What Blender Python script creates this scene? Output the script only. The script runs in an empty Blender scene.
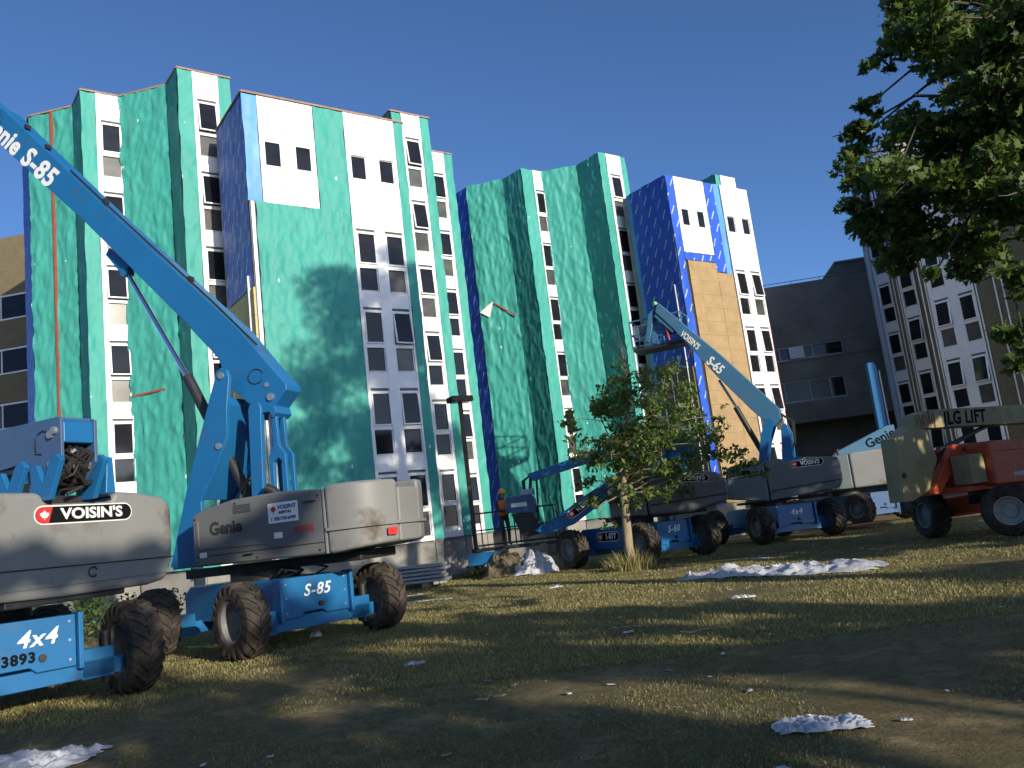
import bpy, bmesh, math, random
from mathutils import Vector, Matrix, noise
import numpy as np
random.seed(7); RNG = np.random.default_rng(11)
R = math.radians
scene = bpy.context.scene
COL = scene.collection
PI = math.pi

# ------------------------------------------------------------------ materials
def new_mat(name):
    m = bpy.data.materials.new(name); m.use_nodes = True
    nt = m.node_tree
    return m, nt, nt.nodes['Principled BSDF']
def N(nt, typ, **kw):
    n = nt.nodes.new(typ)
    for k, v in kw.items():
        if k in n.inputs: n.inputs[k].default_value = v
        else: setattr(n, k, v)
    return n
def tint(nt, base, amount, scale, stretch=(1, 1, 1), detail=5, seedoff=0.0):
    """a noise that multiplies the base colour: natural unevenness of the surface itself"""
    tc = N(nt, 'ShaderNodeTexCoord'); mp = N(nt, 'ShaderNodeMapping'); mp.inputs['Scale'].default_value = stretch
    mp.inputs['Location'].default_value = (seedoff, seedoff * 2, 0)
    nt.links.new(tc.outputs['Object'], mp.inputs[0])
    no = N(nt, 'ShaderNodeTexNoise', Scale=scale, Detail=detail, Roughness=0.6)
    nt.links.new(mp.outputs[0], no.inputs['Vector'])
    rp = N(nt, 'ShaderNodeValToRGB')
    lo = tuple(c * (1 - amount) for c in base); hi = tuple(min(1, c * (1 + amount)) for c in base)
    rp.color_ramp.elements[0].position = .3; rp.color_ramp.elements[1].position = .7
    rp.color_ramp.elements[0].color = (*lo, 1); rp.color_ramp.elements[1].color = (*hi, 1)
    nt.links.new(no.outputs[0], rp.inputs[0])
    return rp.outputs[0], mp.outputs[0], no
def mix(nt, fac, a, b):
    m = N(nt, 'ShaderNodeMix'); m.data_type = 'RGBA'
    nt.links.new(fac, m.inputs[0])
    for i, v in ((6, a), (7, b)):
        if isinstance(v, tuple): m.inputs[i].default_value = (*v, 1)
        else: nt.links.new(v, m.inputs[i])
    return m.outputs[2]
def bump(nt, p, src, strength, dist):
    b = N(nt, 'ShaderNodeBump'); b.inputs['Strength'].default_value = strength; b.inputs['Distance'].default_value = dist
    nt.links.new(src, b.inputs['Height']); nt.links.new(b.outputs[0], p.inputs['Normal'])
def mat_plain(name, col, rough=.6, metal=0, amount=.12, scale=3, bumps=0.0, bscale=40, stretch=(1, 1, 1), spec=.5):
    m, nt, p = new_mat(name)
    c, v, no = tint(nt, col, amount, scale, stretch)
    nt.links.new(c, p.inputs['Base Color']); p.inputs['Roughness'].default_value = rough; p.inputs['Metallic'].default_value = metal
    p.inputs['Specular IOR Level'].default_value = spec
    if bumps:
        n2 = N(nt, 'ShaderNodeTexNoise', Scale=bscale, Detail=4); nt.links.new(v, n2.inputs['Vector'])
        bump(nt, p, n2.outputs[0], bumps, .02)
    return m
def mat_dirty(name, col, dirt, rough=.45, dscale=2.2, lo=.52, hi=.72, spec=.5, amount=.06):
    """painted steel with grime patches and thin scratches"""
    m, nt, p = new_mat(name)
    c, v, no = tint(nt, col, amount, 1.2)
    n2 = N(nt, 'ShaderNodeTexNoise', Scale=dscale, Detail=9, Roughness=.68); nt.links.new(v, n2.inputs['Vector'])
    rp = N(nt, 'ShaderNodeValToRGB'); rp.color_ramp.elements[0].position = lo; rp.color_ramp.elements[1].position = hi
    nt.links.new(n2.outputs[0], rp.inputs[0])
    c2 = mix(nt, rp.outputs[0], c, dirt)
    nt.links.new(c2, p.inputs['Base Color'])
    mr = N(nt, 'ShaderNodeMapRange'); mr.inputs['To Min'].default_value = rough; mr.inputs['To Max'].default_value = min(1, rough + .35)
    nt.links.new(rp.outputs[0], mr.inputs[0]); nt.links.new(mr.outputs[0], p.inputs['Roughness'])
    p.inputs['Specular IOR Level'].default_value = spec
    n3 = N(nt, 'ShaderNodeTexNoise', Scale=18, Detail=3); nt.links.new(v, n3.inputs['Vector'])
    bump(nt, p, n3.outputs[0], .12, .01)
    return m
def mat_wrap(name, col, amount, dots=True, dashes=None, rough=.5, dashcol=(.7, .74, .8)):
    """woven house wrap: crinkles as bump, small white cap nails, printed diagonal dashes"""
    m, nt, p = new_mat(name)
    c, v, no = tint(nt, col, amount, 1.1, (1, 1, .55), 7)
    out = c
    if dots:
        vo = N(nt, 'ShaderNodeTexVoronoi', Scale=1.7); nt.links.new(v, vo.inputs['Vector'])
        rp = N(nt, 'ShaderNodeValToRGB'); rp.color_ramp.elements[0].position = .055; rp.color_ramp.elements[1].position = .075
        rp.color_ramp.elements[0].color = (1, 1, 1, 1); rp.color_ramp.elements[1].color = (0, 0, 0, 1)
        nt.links.new(vo.outputs['Distance'], rp.inputs[0])
        out = mix(nt, rp.outputs[0], out, (.55, .72, .66))
    if dashes:
        uv = N(nt, 'ShaderNodeUVMap'); mp = N(nt, 'ShaderNodeMapping')
        mp.inputs['Rotation'].default_value = (0, 0, R(dashes)); nt.links.new(uv.outputs[0], mp.inputs[0])
        br = N(nt, 'ShaderNodeTexBrick', Scale=1.0); br.offset = .5
        br.inputs['Mortar Size'].default_value = 0.20; br.inputs['Brick Width'].default_value = .85; br.inputs['Row Height'].default_value = .455
        br.inputs['Mortar Smooth'].default_value = .0
        br.inputs['Color1'].default_value = (1, 1, 1, 1); br.inputs['Color2'].default_value = (1, 1, 1, 1); br.inputs['Mortar'].default_value = (0, 0, 0, 1)
        nt.links.new(mp.outputs[0], br.inputs['Vector'])
        n4 = N(nt, 'ShaderNodeTexNoise', Scale=34, Detail=2); nt.links.new(mp.outputs[0], n4.inputs['Vector'])
        r4 = N(nt, 'ShaderNodeValToRGB'); r4.color_ramp.elements[0].position = .40; r4.color_ramp.elements[1].position = .55
        nt.links.new(n4.outputs[0], r4.inputs[0])
        mu = N(nt, 'ShaderNodeMath'); mu.operation = 'MULTIPLY'; nt.links.new(br.outputs[0], mu.inputs[0]); nt.links.new(r4.outputs[0], mu.inputs[1])
        out = mix(nt, mu.outputs[0], out, dashcol)
    nt.links.new(out, p.inputs['Base Color'])
    p.inputs['Roughness'].default_value = rough; p.inputs['Specular IOR Level'].default_value = .28
    n2 = N(nt, 'ShaderNodeTexNoise', Scale=2.6, Detail=8, Distortion=.5, Roughness=.62); nt.links.new(v, n2.inputs['Vector'])
    bump(nt, p, n2.outputs[0], .38, .05)
    b1 = p.inputs['Normal'].links[0].from_node
    n6 = N(nt, 'ShaderNodeTexNoise', noise_type='RIDGED_MULTIFRACTAL', Scale=1.5, Detail=3.5, Roughness=.55, Lacunarity=2.3, Distortion=.35); nt.links.new(v, n6.inputs['Vector'])
    b2 = N(nt, 'ShaderNodeBump'); b2.inputs['Strength'].default_value = .85; b2.inputs['Distance'].default_value = .045
    nt.links.new(n6.outputs[0], b2.inputs['Height']); nt.links.new(b1.outputs[0], b2.inputs['Normal']); nt.links.new(b2.outputs[0], p.inputs['Normal'])
    return m
def mat_glass(name, col, rough, amount=.4, scale=.9):
    m, nt, p = new_mat(name)
    c, v, no = tint(nt, col, amount, scale, (1, 1, 2))
    nt.links.new(c, p.inputs['Base Color']); p.inputs['Roughness'].default_value = rough
    p.inputs['IOR'].default_value = 1.45; p.inputs['Specular IOR Level'].default_value = .42
    return m
M = {}
M['green'] = mat_wrap('green house wrap', (.052, .325, .272), .09, rough=.55)
M['blue'] = mat_wrap('blue printed house wrap', (.028, .10, .52), .15, dots=False, dashes=-62, rough=.45)
M['lightblue'] = mat_wrap('light blue membrane', (.11, .31, .62), .12, dots=False, rough=.4)
M['white'] = mat_plain('white window panel', (.80, .80, .79), .45, amount=.03, scale=2)
M['dark'] = mat_glass('dark glass', (.012, .013, .016), .06)
M['grey'] = mat_glass('grey glass', (.075, .076, .07), .22, .6, .55)
M['vent'] = mat_plain('grey vent strip', (.16, .16, .16), .7)
M['skylit_edge'] = mat_plain('pale grey membrane', (.38, .45, .52), .6)  # sky light on a corner edge put into a pale colour
M['hoodgreen'] = mat_dirty('grey green hood', (.115, .15, .155), (.10, .10, .09), .5, 1.4, .55, .8)
M['lumber'] = mat_plain('lumber', (.30, .20, .135), .8, amount=.25, scale=6)
M['redtape'] = mat_plain('red tape', (.32, .07, .04), .6)
def mat_board(name, col, seam, grid=1.2, amount=.1):
    m, nt, p = new_mat(name)
    c, v, no = tint(nt, col, amount, 2.2)
    uv = N(nt, 'ShaderNodeUVMap')
    br = N(nt, 'ShaderNodeTexBrick', Scale=1.0); br.offset = .5
    br.inputs['Mortar Size'].default_value = .012; br.inputs['Brick Width'].default_value = grid; br.inputs['Row Height'].default_value = .62
    br.inputs['Color1'].default_value = (0, 0, 0, 1); br.inputs['Color2'].default_value = (.12, .12, .12, 1); br.inputs['Mortar'].default_value = (1, 1, 1, 1)
    nt.links.new(uv.outputs[0], br.inputs['Vector'])
    c2 = mix(nt, br.outputs[0], c, seam)
    vo = N(nt, 'ShaderNodeTexVoronoi', Scale=1.6); nt.links.new(v, vo.inputs['Vector'])
    rp = N(nt, 'ShaderNodeValToRGB'); rp.color_ramp.elements[0].position = .04; rp.color_ramp.elements[1].position = .055
    rp.color_ramp.elements[0].color = (1, 1, 1, 1); rp.color_ramp.elements[1].color = (0, 0, 0, 1)
    nt.links.new(vo.outputs['Distance'], rp.inputs[0])
    c3 = mix(nt, rp.outputs[0], c2, tuple(min(.8, x * 1.7) for x in col))
    nt.links.new(c3, p.inputs['Base Color']); p.inputs['Roughness'].default_value = .85
    n2 = N(nt, 'ShaderNodeTexNoise', Scale=14, Detail=5); nt.links.new(v, n2.inputs['Vector']); bump(nt, p, n2.outputs[0], .3, .02)
    return m
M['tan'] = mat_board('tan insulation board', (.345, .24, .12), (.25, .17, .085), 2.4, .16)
M['sunlit_tan'] = mat_board('yellow foam board', (.60, .47, .22), (.42, .30, .13), 2.4, .15)  # lighter copy of the tan board: sun on the flank put into colour
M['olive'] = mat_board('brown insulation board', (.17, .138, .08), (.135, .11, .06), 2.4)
M['concrete'] = mat_plain('concrete', (.25, .24, .22), .9, amount=.25, scale=1.4, bumps=.3)
M['darkconcrete'] = mat_plain('dark render', (.27, .24, .195), .9, amount=.25, scale=.5, bumps=.25, bscale=25)
M['brownwall'] = mat_plain('dull brown wall', (.19, .17, .14), .9, amount=.12, scale=.6, bumps=.25, bscale=25)
M['roof'] = mat_plain('roof gravel', (.22, .2, .18), .95, amount=.2, scale=4)
M['liftblue'] = mat_dirty('lift blue paint', (.012, .130, .32), (.06, .09, .12), .38, 1.6, .58, .82)
M['liftblue_dull'] = mat_dirty('lift blue toned for grazing light', (.055, .11, .22), (.09, .10, .11), .5, 1.6, .5, .8)  # greyer copy of lift blue: grazing light on boom sides put into colour
M['liftgrey'] = mat_dirty('lift grey hood', (.14, .145, .147), (.095, .09, .082), .42, 1.3, .55, .8)
M['lifttail'] = mat_dirty('scuffed grey counterweight', (.215, .218, .21), (.10, .075, .055), .5, 1.5, .56, .74)
M['liftteal'] = mat_dirty('greyish teal paint', (.045, .15, .26), (.11, .13, .14), .5, 1.6, .5, .8)  # greener, greyer tone than the lift blue
M['black'] = mat_plain('black steel', (.022, .022, .024), .5, amount=.3, scale=6)
M['hose'] = mat_plain('black rubber hose', (.018, .017, .016), .55)
M['tyre'] = mat_dirty('muddy rubber', (.035, .031, .028), (.115, .095, .075), .85, 3.5, .42, .68, spec=.2)
M['rim'] = mat_dirty('dull wheel rim', (.16, .17, .18), (.16, .13, .10), .55, 3, .45, .7)
M['rim_light'] = mat_dirty('pale wheel rim', (.40, .39, .36), (.2, .16, .12), .55, 3, .5, .75)
M['chrome'] = mat_plain('chrome rod', (.62, .63, .66), .18, metal=1, amount=.05)
M['steel'] = mat_plain('galvanised steel', (.36, .38, .40), .5, metal=.6)
M['textwhite'] = mat_plain('white decal', (.78, .78, .74), .5, amount=.05)
M['textdark'] = mat_plain('dark decal', (.007, .008, .010), .85, amount=.05, spec=.1)
M['textgrey'] = mat_plain('dark grey decal', (.035, .038, .044), .8, amount=.05, spec=.15)
M['decalblue'] = mat_plain('blue decal', (.05, .08, .34), .5, amount=.05)
M['decalred'] = mat_plain('red decal', (.55, .03, .03), .5, amount=.05)
M['red'] = mat_dirty('red orange paint', (.50, .075, .025), (.13, .07, .045), .45, 2, .5, .8)
M['cream'] = mat_dirty('cream olive paint', (.27, .245, .13), (.14, .12, .075), .6, 1.8, .5, .78)
M['bark'] = mat_plain('bark', (.17, .125, .075), .9, amount=.35, scale=9, bumps=.8, bscale=18, stretch=(1, 1, .25))
M['darkbark'] = mat_plain('dark bark', (.075, .058, .04), .9, amount=.35, scale=9, bumps=.8, bscale=18, stretch=(1, 1, .25))
M['palebark'] = mat_plain('young bark', (.30, .24, .15), .9, amount=.25, scale=9, bumps=.5, bscale=18, stretch=(1, 1, .25))
M['plastic'] = mat_plain('white plastic sheet', (.44, .45, .48), .4, amount=.3, scale=5, bumps=.5, bscale=16)
M['timberpost'] = mat_plain('brown post', (.10, .07, .045), .8, amount=.25, scale=5, stretch=(1, 1, .2))
M['orange'] = mat_plain('safety orange', (.85, .20, .03), .6)
M['yellow'] = mat_plain('hard hat', (.85, .42, .02), .35)
M['skin'] = mat_plain('skin', (.42, .24, .16), .6)
M['navy'] = mat_plain('dark work clothes', (.04, .04, .05), .8)
M['limecap'] = mat_plain('lime cap', (.16, .55, .2), .5)
M['heap'] = mat_plain('earth and sacking', (.11, .09, .055), .95, amount=.45, scale=3, bumps=.8, bscale=10)
M['pinkpipe'] = mat_plain('red brown strip', (.40, .10, .08), .6)
def mat_leaf(name, a, b, transl=.35):
    m = bpy.data.materials.new(name); m.use_nodes = True; nt = m.node_tree; nt.nodes.clear()
    geo = N(nt, 'ShaderNodeNewGeometry')
    rp = N(nt, 'ShaderNodeValToRGB'); rp.color_ramp.elements[0].color = (*a, 1); rp.color_ramp.elements[1].color = (*b, 1)
    nt.links.new(geo.outputs['Random Per Island'], rp.inputs[0])
    d = N(nt, 'ShaderNodeBsdfPrincipled'); d.inputs['Roughness'].default_value = .5; d.inputs['Specular IOR Level'].default_value = .35
    t = N(nt, 'ShaderNodeBsdfTranslucent'); mx = N(nt, 'ShaderNodeMixShader'); mx.inputs[0].default_value = transl
    nt.links.new(rp.outputs[0], d.inputs['Base Color']); nt.links.new(rp.outputs[0], t.inputs[0])
    nt.links.new(d.outputs[0], mx.inputs[1]); nt.links.new(t.outputs[0], mx.inputs[2])
    o = N(nt, 'ShaderNodeOutputMaterial'); nt.links.new(mx.outputs[0], o.inputs[0])
    return m
M['leaf'] = mat_leaf('maple leaf', (.038, .075, .015), (.16, .23, .045), .45)
M['leaf2'] = mat_leaf('young tree leaf', (.055, .10, .02), (.19, .26, .06), .45)
M['grass'] = mat_leaf('grass blade', (.085, .105, .03), (.32, .28, .115), .25)
M['straw'] = mat_leaf('straw grass', (.15, .16, .05), (.43, .36, .16), .3)
M['shrubleaf'] = mat_leaf('shrub leaf', (.04, .075, .02), (.12, .17, .04), .3)

# ground: patchy lawn, bare soil and dry thatch
def ground_mat():
    m, nt, p = new_mat('worn lawn')
    tc = N(nt, 'ShaderNodeTexCoord')
    def noi(s, d=6, r=.6):
        n = N(nt, 'ShaderNodeTexNoise', Scale=s, Detail=d, Roughness=r); nt.links.new(tc.outputs['Object'], n.inputs['Vector']); return n.outputs[0]
    def ramp(src, a, b):
        r = N(nt, 'ShaderNodeValToRGB'); r.color_ramp.elements[0].position = a; r.color_ramp.elements[1].position = b
        nt.links.new(src, r.inputs[0]); return r.outputs[0]
    c = mix(nt, ramp(noi(.35), .42, .62), (.150, .128, .056), (.215, .155, .08))
    c = mix(nt, ramp(noi(1.3, 8), .48, .66), c, (.30, .235, .12))
    c = mix(nt, ramp(noi(7, 8, .7), .45, .7), c, (.10, .085, .045))
    c = mix(nt, ramp(noi(45, 4, .7), .55, .75), c, (.36, .29, .16))
    nt.links.new(c, p.inputs['Base Color']); p.inputs['Roughness'].default_value = .95; p.inputs['Specular IOR Level'].default_value = .15
    b = N(nt, 'ShaderNodeBump'); b.inputs['Strength'].default_value = .9; b.inputs['Distance'].default_value = .04
    nt.links.new(noi(22, 8, .7), b.inputs['Height']); nt.links.new(b.outputs[0], p.inputs['Normal'])
    return m
M['ground'] = ground_mat()

# ------------------------------------------------------------------ mesh helpers
class MB:
    """collects geometry given in a vertical frame: s along azimuth az, n along az+90, z up"""
    def __init__(self, O=(0, 0), az=90.0):
        self.v = []; self.f = []; self.uv = None; self.frame(O, az)
    def frame(self, O, az):
        a = R(az); self.O = Vector((O[0], O[1], 0)); self.S = Vector((math.sin(a), math.cos(a), 0)); self.Nn = Vector((math.cos(a), -math.sin(a), 0)); return self
    def P(self, s, n, z): return self.O + self.S * s + self.Nn * n + Vector((0, 0, z))
    def add(self, pts, faces):
        b = len(self.v); self.v += [tuple(p) for p in pts]; self.f += [tuple(b + i for i in f) for f in faces]
    def box(self, s0, s1, n0, n1, z0, z1):
        p = [self.P(s, n, z) for z in (z0, z1) for s, n in ((s0, n0), (s1, n0), (s1, n1), (s0, n1))]
        self.add(p, [(0, 1, 2, 3), (4, 7, 6, 5), (0, 4, 5, 1), (1, 5, 6, 2), (2, 6, 7, 3), (3, 7, 4, 0)]); return self
    def prism(self, poly, n0, n1):
        """polygon in (s, z), extruded across n"""
        k = len(poly); p = [self.P(s, n0, z) for s, z in poly] + [self.P(s, n1, z) for s, z in poly]
        self.add(p, [tuple(range(k)), tuple(range(2 * k - 1, k - 1, -1))] + [(i, k + i, k + (i + 1) % k, (i + 1) % k) for i in range(k)]); return self
    def prism_u(self, poly, s0, s1):
        """polygon in (u=-n, z), extruded along s"""
        k = len(poly); p = [self.P(s0, -u, z) for u, z in poly] + [self.P(s1, -u, z) for u, z in poly]
        self.add(p, [tuple(range(k)), tuple(range(2 * k - 1, k - 1, -1))] + [(i, k + i, k + (i + 1) % k, (i + 1) % k) for i in range(k)]); return self
    def slab(self, poly, z0, z1):
        """polygon in world-like (x, y) offsets"""
        k = len(poly); p = [Vector((x, y, z0)) for x, y in poly] + [Vector((x, y, z1)) for x, y in poly]
        self.add(p, [tuple(range(k)), tuple(range(2 * k - 1, k - 1, -1))] + [(i, k + i, k + (i + 1) % k, (i + 1) % k) for i in range(k)]); return self
    def bar(self, a, b, w, h=None):
        """rectangular bar between two frame points"""
        h = h or w; A = self.P(*a); B = self.P(*b); d = (B - A).normalized()
        up = Vector((0, 0, 1)) if abs(d.z) < .95 else self.S
        x = d.cross(up).normalized() * (w / 2); y = x.cross(d).normalized() * (h / 2)
        p = [q + i * x + j * y for q in (A, B) for i, j in ((-1, -1), (1, -1), (1, 1), (-1, 1))]
        self.add(p, [(0, 1, 2, 3), (4, 7, 6, 5), (0, 4, 5, 1), (1, 5, 6, 2), (2, 6, 7, 3), (3, 7, 4, 0)]); return self
    def tube(self, pts, r, seg=8, world=False):
        """tube through frame points; r a number or one per point"""
        Q = [Vector(p) if world else self.P(*p) for p in pts]
        rs = r if isinstance(r, (list, tuple)) else [r] * len(Q)
        rings = []; ref = None
        for i, q in enumerate(Q):
            d = (Q[min(i + 1, len(Q) - 1)] - Q[max(i - 1, 0)]).normalized()
            if ref is None: ref = d.orthogonal().normalized()
            ref = (ref - d * ref.dot(d)).normalized(); o = d.cross(ref)
            rings.append([q + (ref * math.cos(2 * PI * k / seg) + o * math.sin(2 * PI * k / seg)) * rs[i] for k in range(seg)])
        fs = []
        for i in range(len(Q) - 1):
            for k in range(seg):
                a = i * seg + k; b = i * seg + (k + 1) % seg; fs.append((a, b, b + seg, a + seg))
        fs.append(tuple(range(seg - 1, -1, -1))); fs.append(tuple(range((len(Q) - 1) * seg, len(Q) * seg)))
        self.add([p for r_ in rings for p in r_], fs); return self
    def lathe_n(self, s, z, prof, seg=28, n0=0.0, cap=True):
        """revolve (radius, n) about an axis along n through (s, z)"""
        b = len(self.v)
        for r, n in prof:
            for k in range(seg):
                t = 2 * PI * k / seg; self.v.append(tuple(self.P(s + r * math.cos(t), n0 + n, z + r * math.sin(t))))
        for i in range(len(prof) - 1):
            for k in range(seg):
                a = b + i * seg + k; c = b + i * seg + (k + 1) % seg; self.f.append((a, c, c + seg, a + seg))
        if cap:
            self.f.append(tuple(b + k for k in range(seg - 1, -1, -1))); e = b + (len(prof) - 1) * seg; self.f.append(tuple(e + k for k in range(seg)))
        return self
    def build(self, name, mat, parent=None, bevel=0, seg=2, smooth=40, recalc=True):
        me = bpy.data.meshes.new(name); me.from_pydata(self.v, [], self.f)
        if recalc:
            bm = bmesh.new(); bm.from_mesh(me); bmesh.ops.recalc_face_normals(bm, faces=bm.faces); bm.to_mesh(me); bm.free()
        me.materials.append(mat if not isinstance(mat, str) else M[mat])
        if smooth:
            me.polygons.foreach_set('use_smooth', [True] * len(me.polygons)); me.set_sharp_from_angle(angle=R(smooth))
        o = bpy.data.objects.new(name, me); COL.objects.link(o)
        if parent is not None: o.parent = parent
        if bevel:
            md = o.modifiers.new('bevel', 'BEVEL'); md.width = bevel; md.segments = seg; md.limit_method = 'ANGLE'; md.angle_limit = R(35); md.harden_normals = True
        return o
def tag(o, label, cat=None, group=None, kind=None):
    if label: o['label'] = label
    if cat: o['category'] = cat
    if group: o['group'] = group
    if kind: o['kind'] = kind
    return o
def empty(name, loc, label, cat, group=None):
    o = bpy.data.objects.new(name, None); COL.objects.link(o); o.location = loc; o.empty_display_size = .3
    return tag(o, label, cat, group)

def text_mesh(name, body, size, mat, parent, origin, X, Y, shear=0.0, bold=0.0, depth=.004, align='CENTER', space=1.0, xs=1.0):
    """lettering as a thin real mesh lying on a surface; origin, X, Y in the parent's space"""
    cu = bpy.data.curves.new(name, 'FONT'); cu.body = body; cu.size = size; cu.extrude = depth; cu.offset = bold; cu.shear = shear
    cu.align_x = align; cu.align_y = 'CENTER'; cu.space_character = space; cu.resolution_u = 3
    t = bpy.data.objects.new(name + '_curve', cu); COL.objects.link(t)
    dg = bpy.context.evaluated_depsgraph_get(); me = bpy.data.meshes.new_from_object(t.evaluated_get(dg))
    bpy.data.objects.remove(t); bpy.data.curves.remove(cu)
    X = Vector(X).normalized(); Y = Vector(Y).normalized(); Z = X.cross(Y)
    mt = Matrix(((X.x * xs, Y.x, Z.x, origin[0]), (X.y * xs, Y.y, Z.y, origin[1]), (X.z * xs, Y.z, Z.z, origin[2]), (0, 0, 0, 1)))
    me.transform(mt); me.materials.clear(); me.materials.append(M[mat]); me.name = name
    o = bpy.data.objects.new(name, me); COL.objects.link(o); o.parent = parent
    return o
def flat_poly(name, pts2, mat, parent, origin, X, Y, z0, z1):
    X = Vector(X).normalized(); Y = Vector(Y).normalized(); Z = X.cross(Y); O = Vector(origin)
    k = len(pts2); mb = MB()
    mb.add([O + X * x + Y * y + Z * z0 for x, y in pts2] + [O + X * x + Y * y + Z * z1 for x, y in pts2],
           [tuple(range(k - 1, -1, -1)), tuple(range(k, 2 * k))] + [(i, (i + 1) % k, k + (i + 1) % k, k + i) for i in range(k)])
    return mb.build(name, mat, parent, smooth=0)
def stadium(w, h, r=None, seg=8):
    r = r or h / 2; out = []
    for cx, cy, a0 in ((w / 2 - r, h / 2 - r, 0), (-w / 2 + r, h / 2 - r, 90), (-w / 2 + r, -h / 2 + r, 180), (w / 2 - r, -h / 2 + r, 270)):
        for k in range(seg + 1):
            a = R(a0 + 90 * k / seg); out.append((cx + r * math.cos(a), cy + r * math.sin(a)))
    return out
LEAF = [(0, 1), (.16, .66), (.36, .76), (.28, .28), (.55, .56), (.62, .42), (.95, .46), (.82, .16), (.94, .04), (.45, -.36), (.52, -.52), (.06, -.46), (.05, -.95)]
LEAF = LEAF + [(-x, y) for x, y in reversed(LEAF[1:])]
def company_sign(parent, body, origin, X, Y, w, h, pad=0.0):
    """rounded black sign with white border, red end and white maple leaf; a part with its own pieces"""
    s = flat_poly('sign', stadium(w, h), 'textwhite', parent, origin, X, Y, .002, .008)
    flat_poly('sign_field', stadium(w - .12 * h, h * .86), 'textdark', s, origin, X, Y, .009, .011)
    X = Vector(X).normalized(); Y = Vector(Y).normalized(); O = Vector(origin)
    r = h * .43; red = [(-w / 2 + h / 2 + (r * math.cos(R(a))), r * math.sin(R(a))) for a in range(90, 271, 15)] + [(-w / 2 + h * .78, -r), (-w / 2 + h * 1.02, r)]
    flat_poly('emblem_field', red, 'decalred', s, origin, X, Y, .012, .014)
    flat_poly('maple_leaf', [(-w / 2 + h * .55 + x * h * .27, y * h * .27 - .01 * h) for x, y in LEAF], 'textwhite', s, origin, X, Y, .015, .017)
    text_mesh('lettering', body, h * .80, 'textwhite', s, O + X * (h * .42) + X.cross(Y) * .013, X, Y, bold=h * .026, xs=(w - h * 1.42) / (h * .80 * .565 * len(body)), depth=.002)
    return s

# ------------------------------------------------------------------ camera, sky, sun
cam = bpy.data.cameras.new('camera'); cam.sensor_fit = 'HORIZONTAL'; cam.sensor_width = 36; cam.lens = 36 * 830 / 1024; cam.clip_end = 3000; cam.clip_start = .05
co = bpy.data.objects.new('camera', cam); COL.objects.link(co); scene.camera = co
roll = R(6.864752); pt = R(9.481715)
F = Vector((0, math.cos(pt), math.sin(pt))); U0 = Vector((0, -math.sin(pt), math.cos(pt))); R0 = Vector((1, 0, 0))
CR = R0 * math.cos(roll) - U0 * math.sin(roll); CU = R0 * math.sin(roll) + U0 * math.cos(roll)
co.matrix_world = Matrix(((CR.x, CU.x, -F.x, 0), (CR.y, CU.y, -F.y, 0), (CR.z, CU.z, -F.z, 1.6), (0, 0, 0, 1)))
SUN_AZ, SUN_EL = 142.0, 15.5
w = bpy.data.worlds.new('World'); scene.world = w; w.use_nodes = True
nt = w.node_tree; bg = nt.nodes['Background']
sky = nt.nodes.new('ShaderNodeTexSky'); sky.sky_type = 'NISHITA'; sky.sun_disc = False
sky.sun_elevation = R(SUN_EL); sky.sun_rotation = R(SUN_AZ); sky.air_density = .65; sky.dust_density = 1.1; sky.ozone_density = 5.2; sky.altitude = 0
nt.links.new(sky.outputs[0], bg.inputs[0]); bg.inputs[1].default_value = .122
su = bpy.data.lights.new('sun', 'SUN'); su.energy = 3.6; su.angle = R(.55); su.color = (1, .90, .74)
so = bpy.data.objects.new('sun', su); COL.objects.link(so)
sd = Vector((math.sin(R(SUN_AZ)) * math.cos(R(SUN_EL)), math.cos(R(SUN_AZ)) * math.cos(R(SUN_EL)), math.sin(R(SUN_EL))))
so.rotation_euler = sd.to_track_quat('Z', 'Y').to_euler(); so.location = (20, -25, 30)
vs = scene.view_settings; vs.view_transform = 'Standard'; vs.look = 'None'; vs.gamma = 1; vs.use_curve_mapping = False; vs.exposure = 0.6
scene.cycles.use_denoising = True; scene.cycles.max_bounces = 6; scene.cycles.use_adaptive_sampling = True

# ------------------------------------------------------------------ ground
def ground():
    xs = sorted(set([-900, -400, -200, -100, -60] + [x * .5 for x in range(-80, 81)] + [60, 100, 200, 400, 900]))
    ys = sorted(set([-900, -400, -200, -100, -60, -30, -15, -5] + [y * .5 for y in range(0, 101)] + [60, 80, 120, 200, 400, 900]))
    v = []
    for y in ys:
        for x in xs:
            z = 0
            if abs(x) < 38 and 0 < y < 48: z = .05 * (noise.noise(Vector((x * .35, y * .35, 3))) + .5 * noise.noise(Vector((x * 1.1, y * 1.1, 8)))) - .02
            v.append((x, y, z))
    nx = len(xs); f = [(j * nx + i, j * nx + i + 1, (j + 1) * nx + i + 1, (j + 1) * nx + i) for j in range(len(ys) - 1) for i in range(nx - 1)]
    mb = MB(); mb.v = v; mb.f = f
    o = mb.build('ground', 'ground', smooth=180, recalc=False); o['kind'] = 'structure'
ground()
def gz(x, y):
    if abs(x) < 38 and 0 < y < 48: return .05 * (noise.noise(Vector((x * .35, y * .35, 3))) + .5 * noise.noise(Vector((x * 1.1, y * 1.1, 8)))) - .02
    return 0
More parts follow.
